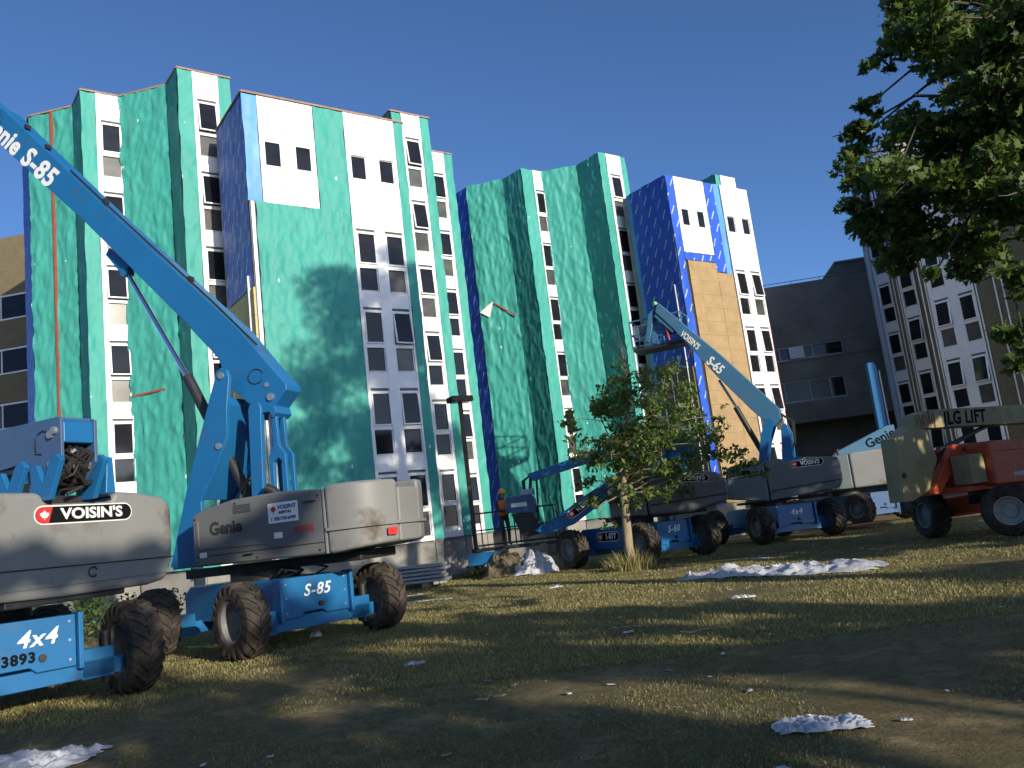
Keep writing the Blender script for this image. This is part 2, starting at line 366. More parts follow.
def grass(name, n, ymin, ymax, hmin, hmax, wid, mat, label, seed, patch=.5, thr=-.1):
    rg = np.random.default_rng(seed)
    d = ymin + (ymax - ymin) * rg.random(n * 3) ** 1.25
    ang = rg.uniform(-36, 36, n * 3); x = d * np.tan(np.radians(ang)); y = d
    keep = [i for i in range(n * 3) if noise.noise(Vector((x[i] * patch, y[i] * patch, seed))) + .35 * noise.noise(Vector((x[i] * 3, y[i] * 3, seed))) > thr + rg.random() * .3][:n]
    x = x[keep]; y = y[keep]; k = len(keep)
    h = rg.uniform(hmin, hmax, k); az = rg.uniform(0, 2 * PI, k); lean = rg.uniform(.1, .9, k) * h; la = rg.uniform(0, 2 * PI, k); ww = wid * rg.uniform(.6, 1.3, k) * (1 + y * .045)
    z = np.array([gz(a, b) for a, b in zip(x, y)])
    V = np.zeros((k, 4, 3))
    V[:, 0] = np.stack([x - np.cos(az) * ww / 2, y - np.sin(az) * ww / 2, z - .01], 1); V[:, 1] = np.stack([x + np.cos(az) * ww / 2, y + np.sin(az) * ww / 2, z - .01], 1)
    mx = x + np.cos(la) * lean * .35; my = y + np.sin(la) * lean * .35
    V[:, 2] = np.stack([mx + np.cos(az) * ww / 3, my + np.sin(az) * ww / 3, z + h * .6], 1); V[:, 3] = np.stack([x + np.cos(la) * lean, y + np.sin(la) * lean, z + h], 1)
    me = bpy.data.meshes.new(name); me.vertices.add(k * 4); me.vertices.foreach_set('co', V.reshape(-1))
    idx = np.arange(k)[:, None] * 4 + np.array([0, 1, 2, 0, 2, 3])[None]
    me.loops.add(k * 6); me.loops.foreach_set('vertex_index', idx.reshape(-1).astype(np.int32))
    me.polygons.add(k * 2); me.polygons.foreach_set('loop_start', (np.arange(k * 2) * 3).astype(np.int32))
    me.update(calc_edges=True); me.validate(); me.materials.append(M[mat])
    o = bpy.data.objects.new(name, me); COL.objects.link(o); o['kind'] = 'stuff'; o['label'] = label; o['category'] = 'grass'
    return o
grass('grass', 230000, 3.6, 34, .008, .026, .006, 'grass', 'short worn green and brown grass covering the ground', 5, .55, -.22)
grass('dry_grass', 190000, 9.5, 30, .018, .055, .007, 'straw', 'straw coloured grass in patches across the lit lawn', 9, .45, -.38)

# ------------------------------------------------------------------ towers
AL, BE, GA = 54.5, 144.5, 99.5
def adv(P, az, d): return (P[0] + d * math.sin(R(az)), P[1] + d * math.cos(R(az)))
class Tower:
    def __init__(self, name, loc, label, cat, group):
        self.L = loc; self.e = empty(name, (loc[0], loc[1], 0), label, cat, group); self.k = 0
        self.wall = MB(); self.seed = random.random() * 50
    def O(self, P): return (P[0] - self.L[0], P[1] - self.L[1])
    def face(self, P, az, length, H, z0=1.35, edge=True, back=.3):
        self.wall.frame(self.O(P), az).box(0, length, -back, -.02, z0 - .05, H - .06)
        MB(self.O(P), az).box(0, length, -back, -.05, -.2, z0).build('foundation', 'concrete', self.e, smooth=0)
        if edge:
            MB(self.O(P), az).box(-.05, length + .04, -.12, .075, H - .07, H).build('roof_edge', 'lumber', self.e, bevel=.008)
        return (P, az)
    def cloth(self, fc, s0, s1, z0, z1, mat, amp=.035, off=.02, name='house_wrap', ragged=.04, step=.065):
        P, az = fc; mb = MB(self.O(P), az); ns = max(2, int((s1 - s0) / step)); nz = max(2, int((z1 - z0) / (step * 1.5))); sd = self.seed + self.k * 3.7; self.k += 1
        uv = []
        for j in range(nz + 1):
            z = z0 + (z1 - z0) * j / nz
            for i in range(ns + 1):
                s = s0 + (s1 - s0) * i / ns
                n1 = noise.noise(Vector((s * .9 + sd, z * .28, sd))); n2 = noise.noise(Vector((s * 2.6 + z * .5, z * .9, sd + 9))); n3 = noise.noise(Vector((s * 5.5, z * 2.4 + s, sd + 4)))
                n4 = 1 - abs(noise.noise(Vector((s * 1.7 + z * .35, z * .55 - s * .4, sd + 20)))) * 2
                n5 = 1 - abs(noise.noise(Vector((s * 3.1 - z * .9, z * 1.1 + s * .8, sd + 33)))) * 2
                n6 = 1 - abs(noise.noise(Vector((s * 2.3 + n1 * .5, z * .16 + n2 * .25, sd + 51)))) * 2; n7 = 1 - abs(noise.noise(Vector((s * 6.2 + n2, z * 1.6 + n1 * 2, sd + 61)))) * 2
                n = off + amp * (.7 + n1 * .8 + n2 * .5 + n3 * .5 + max(0, n4 - .55) * 1.5 + max(0, n5 - .6) * 1.8 + max(0, n6 - .66) * 1.3 + max(0, n7 - .5) * 1.0) + .010 * ((z / 2.74 + sd) % 1)
                ss = s + (noise.noise(Vector((z * 1.3, sd, i))) * ragged if i in (0, ns) else 0); zz = z + (noise.noise(Vector((s * 2, sd, j))) * ragged if j in (0, nz) else 0)
                mb.v.append(tuple(mb.P(ss, max(.006, n), zz))); uv.append((s, z))
        for j in range(nz):
            for i in range(ns):
                a = j * (ns + 1) + i; mb.f.append((a, a + 1, a + ns + 2, a + ns + 1))
        o = mb.build(name, mat, self.e, smooth=180, recalc=False)
        ul = o.data.uv_layers.new(name='UVMap')
        for l in o.data.loops: ul.data[l.index].uv = uv[l.vertex_index]
        return o
    def board(self, fc, s0, s1, z0, z1, mat, name='insulation_panel', t=.06):
        P, az = fc; mb = MB(self.O(P), az).box(s0, s1, -.01, t, z0, z1); o = mb.build(name, mat, self.e, bevel=.008)
        ul = o.data.uv_layers.new(name='UVMap')
        for l in o.data.loops:
            c = Vector(o.data.vertices[l.vertex_index].co) - mb.O; ul.data[l.index].uv = (c.dot(mb.S), c.z)
        return o
    def strip(self, fc, s0, s1, z0, z1, mat, name, n0=-.01, n1=.08):
        P, az = fc; return MB(self.O(P), az).box(s0, s1, n0, n1, z0, z1).build(name, mat, self.e, bevel=.006)
    def window(self, fc, c0, z, wd=.64, upper=None, lower=None, tilt=None, low=True, fr=.046):
        """one storey of window: sash above, fixed light below; c0 = left of the glazed opening, z = slot height"""
        P, az = fc; mb = MB(self.O(P), az); c1 = c0 + wd
        tilt = random.choice([0, 0, .05, .09, .12]) if tilt is None else tilt
        zt, zb = z - .14, z - 1.22
        def q(s, zz, n):
            k = (zt - zz) / (zt - zb); return mb.P(s, n + tilt * k, zz)
        def ring(s0, s1, za, zb_, n0, n1, fw):
            for (a, b, c, d) in ((s0, s0 + fw, za, zb_), (s1 - fw, s1, za, zb_), (s0 + fw, s1 - fw, za, za - fw), (s0 + fw, s1 - fw, zb_ + fw, zb_)):
                p = [q(s, zz, n) for zz in (c, d) for s, n in ((a, n0), (b, n0), (b, n1), (a, n1))]
                mb.add(p, [(0, 1, 2, 3), (4, 7, 6, 5), (0, 4, 5, 1), (1, 5, 6, 2), (2, 6, 7, 3), (3, 7, 4, 0)])
        ring(c0, c1, zt, zb, .065, .13, fr)
        if low:
            mb.box(c0, c0 + .03, .01, .06, z - 2.16, z - 1.36); mb.box(c1 - .03, c1, .01, .06, z - 2.16, z - 1.36); mb.box(c0 + .03, c1 - .03, .01, .12, z - 2.16, z - 2.13)
        o = mb.build('window', 'white', self.e, bevel=.005, seg=1)
        MB(self.O(P), az).box(c0 + .002, c1 - .002, -.014, .012, z - .083, z - .002).build('vent', 'vent', o, smooth=0)
        mg = MB(self.O(P), az); k0 = fr / (zt - zb)
        mg.add([mg.P(s, .085 + tilt * (zt - zz) / (zt - zb), zz) for s, zz in ((c0 + fr, zb + fr), (c1 - fr, zb + fr), (c1 - fr, zt - fr), (c0 + fr, zt - fr))], [(0, 1, 2, 3)])
        b = len(mg.v); mg.add([mg.P(s, .07 + tilt * (zt - zz) / (zt - zb), zz) for s, zz in ((c0 + fr, zb + fr), (c1 - fr, zb + fr), (c1 - fr, zt - fr), (c0 + fr, zt - fr))], [(3, 2, 1, 0)])
        mg.build('pane', upper or 'dark', o, smooth=0)
        if tilt > 0:
            MB(self.O(P), az).box(c0 + .01, c1 - .01, -.015, -.005, zb, zt).build('opening', 'black', o, smooth=0)
        if low:
            MB(self.O(P), az).box(c0 + .03, c1 - .03, .0, .022, z - 2.16, z - 1.36).build('pane', lower or random.choice(['grey', 'grey', 'grey', 'dark']), o, smooth=0)
        return o
    def column(self, fc, s0, s1, opens, slots, ztop, zbot, top_single=None, wd=.64, plain=False):
        """white panel column with window openings; opens = left edges of the openings, slots = slot heights"""
        P, az = fc; mb = MB(self.O(P), az); t = .095
        cuts = [s0] + [v for c in opens for v in (c, c + wd)] + [s1]
        for i in range(0, len(cuts), 2):
            if cuts[i + 1] - cuts[i] > .005: mb.box(cuts[i], cuts[i + 1], -.015, t + .012, zbot, ztop)
        for c in opens:
            hi = ztop
            if top_single:
                a, b = top_single; mb.box(c, c + wd, -.015, t, a, ztop); mb.box(c, c + wd, -.015, t, slots[0], b); 
                mb.box(c, c + .06, -.015, t, b, a); mb.box(c + wd - .06, c + wd, -.015, t, b, a)
            else: mb.box(c, c + wd, -.015, t, slots[0], ztop)
            for k, z in enumerate(slots):
                mb.box(c, c + wd, -.015, t - .012, z - .14, z - .085)
                mb.box(c, c + wd, -.015, t - .005, z - 1.36, z - 1.225)
                nx = slots[k + 1] if k + 1 < len(slots) else zbot
                mb.box(c, c + wd, -.015, t, nx, z - 2.16)
        mb.build('cladding', 'white', self.e, bevel=.006, seg=1)
        for c in opens:
            for k, z in enumerate(slots):
                if plain and k: self.window(fc, c, z, wd, 'dark', random.choice(['dark', 'dark', 'grey']), 0, fr=.02)
                else: self.window(fc, c, z, wd, None, 'grey' if random.random() < (.95, .9, .55, .3, .15, .1)[min(5, k + (6 - len(slots)))] else 'dark')  # upper storeys get greyer panes, their sunlit look put into glass colour
            if top_single:
                a, b = top_single
                mw = MB(self.O(P), az).box(c + .06, c + wd - .06, .0, .02, b, a); f = MB(self.O(P), az)
                for x0, x1, y0, y1 in ((c + .06, c + .085, b, a), (c + wd - .085, c + wd - .06, b, a), (c + .085, c + wd - .085, b, b + .025), (c + .085, c + wd - .085, a - .025, a)): f.box(x0, x1, .0, .045, y0, y1)
                fo = f.build('window', 'white', self.e, smooth=0); mw.build('pane', 'dark', fo, smooth=0)
    def finish(self, roofs):
        self.wall.build('wall', 'concrete', self.e, smooth=0)
        rm = MB()
        for poly, H in roofs: rm.slab([self.O(p) for p in poly], H - .35, H - .11)
        rm.build('roof', 'roof', self.e, smooth=0)
        # closed mass behind the skins
        cm = MB()
        for poly, H in roofs:
            cm.slab([self.O(p) for p in poly], -.1, H - .36)
        cm.build('core', 'concrete', self.e, smooth=0)

WS = [17.40 - 2.70 * k for k in range(6)]         # slot heights of the tall wings
BS = [11.77 - 2.70 * k for k in range(4)]         # slot heights of the projecting block
HW, HB = 18.5, 16.0
ZB = 1.37
def inset(P, az_out, d): return adv(P, az_out + 180, d)

def left_wing(T, pts, gw, styles):
    """the saw-tooth wing left of the block: pts Pm1, P0..P6"""
    pm, p0, p1, p2, p3, p4, p5, p6 = pts
    d = lambda a, b: math.hypot(b[0] - a[0], b[1] - a[1])
    az = lambda a, b: math.degrees(math.atan2(b[0] - a[0], b[1] - a[1]))
    top = HW - .1
    f = T.face(pm, az(pm, p0), d(pm, p0), HW, edge=styles); T.cloth(f, 0, d(pm, p0), ZB, top, 'blue', .012)
    f = T.face(p0, az(p0, p1), d(p0, p1), HW, edge=styles); T.cloth(f, 0, d(p0, p1), ZB, top, 'green', .042 if styles else .055)
    if styles:
        mb = MB(T.O(p0), az(p0, p1)).box(.95, 1.02, .0, .15, ZB, top); mb.build('tape', 'redtape', T.e, bevel=.004)
    f = T.face(p1, az(p1, p2), d(p1, p2), HW, edge=styles); T.cloth(f, 0, d(p1, p2) + .03, ZB, top, 'green', .02)
    f = T.face(p2, az(p2, p3), d(p2, p3), HW, edge=styles); g = gw[0]
    T.cloth(f, -.05, g, ZB, top, 'green', .035); T.column(f, g, d(p2, p3), [g + .15 if d(p2, p3) - g > .8 else g + .05], WS, top, ZB, wd=.64 if d(p2, p3) - g > .8 else .52, plain=not styles)
    f = T.face(p3, az(p3, p4), d(p3, p4), HW, edge=styles); T.cloth(f, .02, d(p3, p4), ZB, top, 'green', .05)
    if styles:
        MB(T.O(p3), az(p3, p4)).bar((.1, .12, 7.35), (1.35, .12, 7.42), .03, .07).build('tape', 'redtape', T.e)
    else:
        g2 = (p0, az(p0, p1)); m = MB(T.O(p0), az(p0, p1)); m.bar((.75, .14, 12.2), (1.75, .14, 11.4), .03, .07); m.build('tape', 'redtape', T.e)
        m = MB(T.O(p0), az(p0, p1)); m.add([m.P(.0, .15, 11.85), m.P(.5, .22, 11.5), m.P(.72, .14, 12.3), m.P(.3, .11, 12.1)], [(0, 1, 2, 3)])
        m.build('loose_flap', 'textwhite', T.e, smooth=0)
    f = T.face(p4, az(p4, p5), d(p4, p5), HW, edge=styles); T.cloth(f, 0, d(p4, p5) + .03, ZB, top, 'green', .02)
    f = T.face(p5, az(p5, p6), d(p5, p6), HW, edge=styles); a, b = gw[1]
    T.cloth(f, -.05, a, ZB, top, 'green', .035); T.column(f, a, b, [a + .13], WS, top, ZB, plain=not styles); T.cloth(f, b + .02, d(p5, p6), ZB, top, 'green', .03)
    back = [adv(p6, AL, .0), adv(p6, BE + 180, 7), adv(adv(pm, BE + 180, 2), AL, 1.6)]
    ins = lambda p: adv(adv(p, BE + 180, .28), AL + 0, .14)
    return [([ins(q) for q in (pm, p0, p1, p2, p3, p4, p5)] + [adv(p6, BE + 180, .2), back[1], back[2]], HW)]

# ---- tower nearest the viewer
def tower_a():
    L1 = (-7.37, 24.17)
    T = Tower('tower_block', L1, 'tall tower wrapped in green sheeting with dark blue flank, directly behind the raised boom', 'tower', 'towers wrapped for recladding')
    pts = [(-18.10, 30.53), (-16.55, 28.35), (-14.73, 28.02), (-13.93, 27.03), (-12.92, 27.75), (-11.0, 27.36), (-10.23, 26.4), (-8.79, 27.43)]
    roofs = left_wing(T, pts, (.43, (.45, 1.33)), True)
    top = HB - .1
    L0 = adv(L1, BE + 180, 2.72)
    f = T.face(L0, BE, 2.72, HB); T.cloth(f, 0, 2.74, 9.6, top, 'blue', .012); T.board(f, .0, 2.70, ZB, 9.55, 'sunlit_tan'); T.strip(f, 2.3, 2.36, 8.0, 10.0, 'textwhite', 'batten', 0, .11)
    T.face(adv(L0, AL, .02), AL, 1.6, HB, edge=False)
    f = T.face(L1, AL, 5.6, HB)
    T.cloth(f, -.04, .40, 12.3, top, 'lightblue', .012)
    # blank white panels with one small window each
    T.column(f, .42, 2.28, [.44, 1.48], [12.33], top, 12.30, top_single=(14.40, 13.54), wd=.72) if False else None
    mb = MB(T.O(L1), AL)
    def pane_panel(x0, x1, wx, zl):
        mb.box(x0, wx, -.015, .06, zl, top); mb.box(wx + .52, x1, -.015, .06, zl, top); mb.box(wx, wx + .52, -.015, .06, zl, 13.55); mb.box(wx, wx + .52, -.015, .06, 14.38, top)
        fo = MB(T.O(L1), AL)
        for a, b, c, d in ((wx, wx + .02, 13.55, 14.38), (wx + .5, wx + .52, 13.55, 14.38), (wx + .02, wx + .5, 13.55, 13.57), (wx + .02, wx + .5, 14.36, 14.38)): fo.box(a, b, .0, .05, c, d)
        fo = fo.build('window', 'white', T.e, smooth=0); MB(T.O(L1), AL).box(wx + .02, wx + .5, .0, .025, 13.57, 14.36).build('pane', 'dark', fo, smooth=0)
    pane_panel(.43, 1.165, .58, 12.3); pane_panel(1.18, 2.27, 1.59, 12.3)
    mb.build('cladding', 'white', T.e, bevel=.006, seg=1)
    T.cloth(f, 2.29, 3.33, 12.0, top, 'green', .03); T.cloth(f, .16, 3.33, ZB, 12.28, 'green', .05); T.strip(f, .02, .13, ZB, 12.3, 'textwhite', 'corner_trim', -.02, .06)
    T.column(f, 3.34, 5.22, [3.45, 4.49], BS, top, ZB, top_single=(14.38, 13.55), wd=.66)
    T.cloth(f, 5.25, 5.6, ZB, top, 'green', .03)
    roofs.append(([adv(adv(L1, BE + 180, .28), AL, .25), adv(adv(L1, AL, 5.6), BE + 180, .28), adv(adv(L1, AL, 5.6), BE + 180, 7), adv(adv(L1, AL, 1.6), BE + 180, 7), adv(adv(L1, AL, 1.6), BE + 180, 2.4), adv(adv(L1, AL, .25), BE + 180, 2.4)], HB))
    R1 = adv(L1, AL, 5.6); T.face(R1, BE + 180, 3.4, HB)
    W0 = (-3.56, 31.08); f = T.face(adv(W0, BE + 180, 1.5), BE, 1.5, HW); T.cloth(f, 0, 1.5, 12, HW - .1, 'green', .02)
    f = T.face(W0, AL, 1.7, HW); T.cloth(f, 0, .38, ZB, HW - .1, 'green', .02); T.column(f, .40, 1.25, [.49], WS, HW - .1, ZB); T.cloth(f, 1.27, 1.7, ZB, HW - .1, 'green', .03)
    roofs.append(([adv(W0, BE + 180, .28), adv(adv(W0, AL, 1.66), BE + 180, .28), adv(adv(W0, AL, 1.66), BE + 180, 3), adv(W0, BE + 180, 3)], HW))
    T.face(adv(W0, AL, 1.7), BE + 180, 2.5, HW)
    X0 = adv((-2.45, 35.03), AL, -.6)
    f = T.face(X0, AL, 1.72, HW); T.cloth(f, 0, .38, ZB, HW - .1, 'green', .02); T.column(f, .40, 1.27, [.52], WS, HW - .1, ZB); T.cloth(f, 1.29, 1.72, ZB, HW - .1, 'green', .03)
    T.face(adv(X0, AL, 1.72), BE + 180, 4, HW)
    roofs.append(([adv(X0, BE + 180, .28), adv(adv(X0, AL, 1.68), BE + 180, .28), adv(adv(X0, AL, 1.68), BE + 180, 4), adv(adv(X0, AL, -4), BE + 180, 4), adv(adv(X0, AL, -4), BE + 180, .28)], HW))
    T.finish(roofs)
tower_a()

# ---- second tower
def tower_b():
    M1 = (7.82, 35.0)
    T = Tower('tower_block', M1, 'tower with green sheeting and a tan and blue projecting block, behind the slender young tree', 'tower', 'towers wrapped for recladding')
    pts = [(-1.83, 40.27), (-1.10, 39.44), (.76, 39.0), (1.67, 38.02), (2.63, 38.70), (4.41, 38.44), (5.37, 37.26), (6.72, 38.22)]
    roofs = left_wing(T, pts, (.60, (.38, 1.30)), False)
    top = HB - .02
    f = T.face(adv(M1, BE + 180, 2.5), BE, 2.5, HB, edge=False); T.cloth(f, 0, .26, ZB, top, 'lightblue', .01); T.cloth(f, .26, 2.52, 7.3, top, 'blue', .012)
    T.face(adv(adv(M1, BE + 180, 2.5), AL, .02), AL, 1.6, HB, edge=False)
    T.board(f, .26, 2.45, ZB, 7.28, 'olive')  # tan board in shade, the shade put into a browner colour
    for s in (.55, 1.15, 2.15): T.strip(f, s, s + .045, ZB, 7.2 if s < 2 else 11.0, 'textwhite', 'batten', .0, .10)
    f = T.face(M1, AL, 5.45, HB, edge=False)
    T.cloth(f, 0, .44, ZB, top, 'blue', .015)
    mb = MB(T.O(M1), AL)
    def panel(x0, x1, wx, zl):
        mb.box(x0, wx, -.015, .06, zl, top); mb.box(wx + .46, x1, -.015, .06, zl, top); mb.box(wx, wx + .46, -.015, .06, zl, 13.70); mb.box(wx, wx + .46, -.015, .06, 14.48, top)
        fo = MB(T.O(M1), AL)
        for a, b, c, d in ((wx, wx + .02, 13.7, 14.48), (wx + .44, wx + .46, 13.7, 14.48), (wx + .02, wx + .44, 13.7, 13.72), (wx + .02, wx + .44, 14.46, 14.48)): fo.box(a, b, .0, .05, c, d)
        fo = fo.build('window', 'white', T.e, smooth=0); MB(T.O(M1), AL).box(wx + .02, wx + .44, .0, .025, 13.72, 14.46).build('pane', 'dark', fo, smooth=0)
    panel(.47, 1.41, .68, 12.44); panel(1.425, 2.41, 1.68, 12.44)
    mb.build('cladding', 'white', T.e, bevel=.006, seg=1)
    T.cloth(f, .46, 2.42, 12.08, 12.42, 'blue', .012); T.cloth(f, 2.43, 3.10, 11.66, top, 'blue', .015); T.cloth(f, 3.10, 3.46, 11.5, top, 'lightblue', .015)  # light blue strip: a lit corner of the blue wrap put into colour
    T.board(f, .60, 2.42, ZB, 12.06, 'tan'); T.board(f, 2.43, 3.46, ZB, 11.62, 'tan')
    T.strip(f, .46, .58, ZB, 12.06, 'black', 'shadow_gap', -.01, .02)
    T.column(f, 3.50, 5.42, [3.62, 4.66], [11.86 - 2.7 * k for k in range(4)], top, ZB, top_single=(14.48, 13.70), wd=.66)
    T.strip(f, 5.43, 5.52, ZB, 9.4, 'pinkpipe', 'corner_trim', -.05, .06)
    roofs.append(([adv(adv(M1, BE + 180, .28), AL, .25), adv(adv(M1, AL, 5.4), BE + 180, .28), adv(adv(M1, AL, 5.4), BE + 180, 7), adv(adv(M1, AL, 1.5), BE + 180, 7), adv(adv(M1, AL, 1.5), BE + 180, 2.2), adv(adv(M1, AL, .25), BE + 180, 2.2)], HB))
    R1 = adv(M1, AL, 5.45); T.face(R1, BE + 180, 4, HB, edge=False)
    W0 = (11.97, 41.82)
    f = T.face(adv(W0, BE + 180, 1.5), BE, 1.5, HW, edge=False); T.cloth(f, 0, 1.5, 10, HW, 'green', .02)
    f = T.face(W0, AL, 1.55, HW, edge=False); T.cloth(f, 0, .3, ZB, HW - .05, 'green', .02); T.column(f, .32, 1.5, [.5], WS, HW - .05, ZB)
    roofs.append(([adv(W0, BE + 180, .28), adv(adv(W0, AL, 1.5), BE + 180, .28), adv(adv(W0, AL, 1.5), BE + 180, 4), adv(adv(W0, AL, .1), BE + 180, 4)], HW))
    T.finish(roofs)
tower_b()

# ---- right tower, seen on its shaded flank
def tower_d():
    A = (19.70, 35.32)
    T = Tower('tower_block', A, 'shaded brown tower with white window columns at the right edge, behind the red machine', 'tower', 'towers wrapped for recladding')
    st = adv(A, BE, -1.55)
    f = T.face(st, BE, 9.5, HB); q = lambda s: s + 1.55
    top = HB - .1
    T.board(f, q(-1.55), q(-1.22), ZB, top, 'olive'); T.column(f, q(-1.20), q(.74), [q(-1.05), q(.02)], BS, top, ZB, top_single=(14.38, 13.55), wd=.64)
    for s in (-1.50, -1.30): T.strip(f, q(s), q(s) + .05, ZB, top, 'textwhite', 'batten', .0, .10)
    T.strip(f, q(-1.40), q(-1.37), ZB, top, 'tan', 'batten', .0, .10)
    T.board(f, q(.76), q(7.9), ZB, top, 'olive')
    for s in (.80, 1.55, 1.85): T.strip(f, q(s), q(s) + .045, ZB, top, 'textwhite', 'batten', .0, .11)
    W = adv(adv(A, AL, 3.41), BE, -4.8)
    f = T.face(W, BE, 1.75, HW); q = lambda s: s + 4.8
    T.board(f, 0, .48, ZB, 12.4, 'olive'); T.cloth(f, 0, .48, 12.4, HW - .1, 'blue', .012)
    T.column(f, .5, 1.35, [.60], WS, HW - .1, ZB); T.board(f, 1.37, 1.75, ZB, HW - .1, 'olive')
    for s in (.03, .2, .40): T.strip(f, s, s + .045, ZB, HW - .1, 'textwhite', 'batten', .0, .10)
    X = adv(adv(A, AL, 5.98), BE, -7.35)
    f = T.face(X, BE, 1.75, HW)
    T.board(f, 0, .40, ZB, HW - .1, 'skylit_edge', 'corner_strip', .03); T.column(f, .42, 1.30, [.52], WS, HW - .1, ZB); T.board(f, 1.32, 1.75, ZB, HW - .1, 'olive')
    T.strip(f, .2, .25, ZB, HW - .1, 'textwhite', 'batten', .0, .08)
    T.finish([([adv(adv(st, AL, .28), BE, .0), adv(adv(st, AL, .28), BE, 9.4), adv(adv(st, AL, 14), BE, 9.4), adv(adv(st, AL, 14), BE, 0)], HB),
              ([adv(W, AL, .28), adv(adv(W, AL, .28), BE, 1.7), adv(adv(W, AL, 14), BE, 1.7), adv(W, AL, 14)], HW),
              ([adv(X, AL, .28), adv(adv(X, AL, .28), BE, 1.7), adv(adv(X, AL, 14), BE, 1.7), adv(X, AL, 14)], HW)])
tower_d()

# ---- dull brown wing far left
def far_left():
    P = (-27.5, 39.6)
    T = Tower('brown_building', P, 'narrow brown building strip at the left edge beside the green wrapped tower', 'building', None)
    f = T.face(P, GA, 6.0, HW, edge=False)
    z = HW
    zs = [15.0, 12.3, 9.6, 6.9, 4.2]
    segs = [HW] + [v for a in zs for v in (a + .5, a - .75)] + [1.35]
    for a, b in zip(segs[0::2], segs[1::2]): T.board(f, 1.6, 6.0, b + .002, a - .002, 'olive', 'insulation_panel', .05)
    for zz in zs:
        fo = MB(T.O(P), GA)
        for a, b, c, d in ((2.0, 5.6, zz + .42, zz + .5), (2.0, 5.6, zz - .75, zz - .68), (2.0, 2.08, zz - .68, zz + .42), (5.52, 5.6, zz - .68, zz + .42), (3.1, 3.15, zz - .68, zz + .42), (4.7, 4.75, zz - .68, zz + .42)): fo.box(a, b, .0, .07, c, d)
        fo = fo.build('window', 'white', T.e, smooth=0)
        for a, b, m in ((2.08, 3.1, 'grey'), (3.15, 4.7, 'dark'), (4.75, 5.52, 'dark')): MB(T.O(P), GA).box(a, b, .0, .03, zz - .68, zz + .42).build('pane', m, fo, smooth=0)
    T.strip(f, 1.3, 1.58, ZB, HW, 'textwhite', 'corner_trim', .0, .07)
    T.finish([([adv(P, GA + 270, .3), adv(adv(P, GA, 6), GA + 270, .3), adv(adv(P, GA, 6), GA + 270, 8), adv(P, GA + 270, 8)], HW)])
far_left()

# ---- dark concrete hall between the towers
def dark_hall():
    O = (19.5, 47.2); e = empty('concrete_hall', (O[0], O[1], 0), 'dark blank walled building with strip windows between the second tower and the shaded tower', 'building')
    f = MB((0, 0), GA)
    # wall with a band of windows on each of two floors, and a dark ground-floor recess
    def seg(s0, s1, z0, z1, n0=-.6, n1=0): f.box(s0, s1, n0, n1, z0, z1)
    seg(-9, 4.2, 9.80, 13.5); seg(-9, 4.2, 7.75, 8.98); seg(-9, 4.2, 5.3, 6.5)
    seg(-.25, 4.2, 8.985, 9.795); seg(-.5, 4.2, 6.505, 7.745)
    seg(-9, 4.2, -.2, 5.3, -3, -2.4); f.box(4.2, 4.8, -3, .0, -.2, 13.5); f.box(-9, 4.8, -12, -.61, 5.31, 13.3)
    f.build('wall', 'darkconcrete', e, bevel=.02)
    for z0, z1, xs in ((8.985, 9.795, (-9, -6.2, -3.85, -3.05, -2.0, -.32)), (6.505, 7.745, (-9, -6.2, -3.9, -2.5, -1.4, -.56))):
        fr = MB((0, 0), GA)
        for x in xs: fr.box(x, x + .06, -.25, -.1, z0, z1)
        fr.box(xs[0], xs[-1] + .06, -.25, -.08, z1 - .07, z1 - .002); fr.box(xs[0], xs[-1] + .06, -.25, -.08, z0 + .002, z0 + .08)
        o = fr.build('window', 'steel', e, smooth=0)
        for k, (a, b) in enumerate(zip(xs, xs[1:])):
            MB((0, 0), GA).box(a + .061, b - .001, -.22, -.19, z0 + .081, z1 - .071).build('pane', ('grey' if k == 3 and z0 < 9 else 'dark'), o, smooth=0)
    MB((0, 0), GA).box(-3.3, -2.46, -.02, .05, 9.05, 9.75).build('pale_panel', 'white', e, smooth=0)
    MB((0, 0), GA).box(-9, 3.3, -.05, .06, 8.90, 8.98).build('ledge', 'darkconcrete', e)
    rail = MB((0, 0), GA)
    rail.tube([(-9, -.5, 13.78), (.2, -.5, 13.78)], .02, 6)
    for s in np.arange(-8.8, .3, 1.6): rail.tube([(s, -.5, 13.45), (s, -.5, 13.78)], .018, 6)
    rail.build('railing', 'steel', e)
    p = MB((0, 0), GA); p.prism([(-.1, 13.3), (.1, 14.4), (1.05, 15.3), (5, 15.35), (5, 13.3)], -9, -4); p.build('roof_house', 'brownwall', e, bevel=.02)
    MB((0, 0), GA).box(1.0, 5.05, -9.1, -3.9, 15.3, 15.42).build('roof_edge', 'darkconcrete', e)
dark_hall()

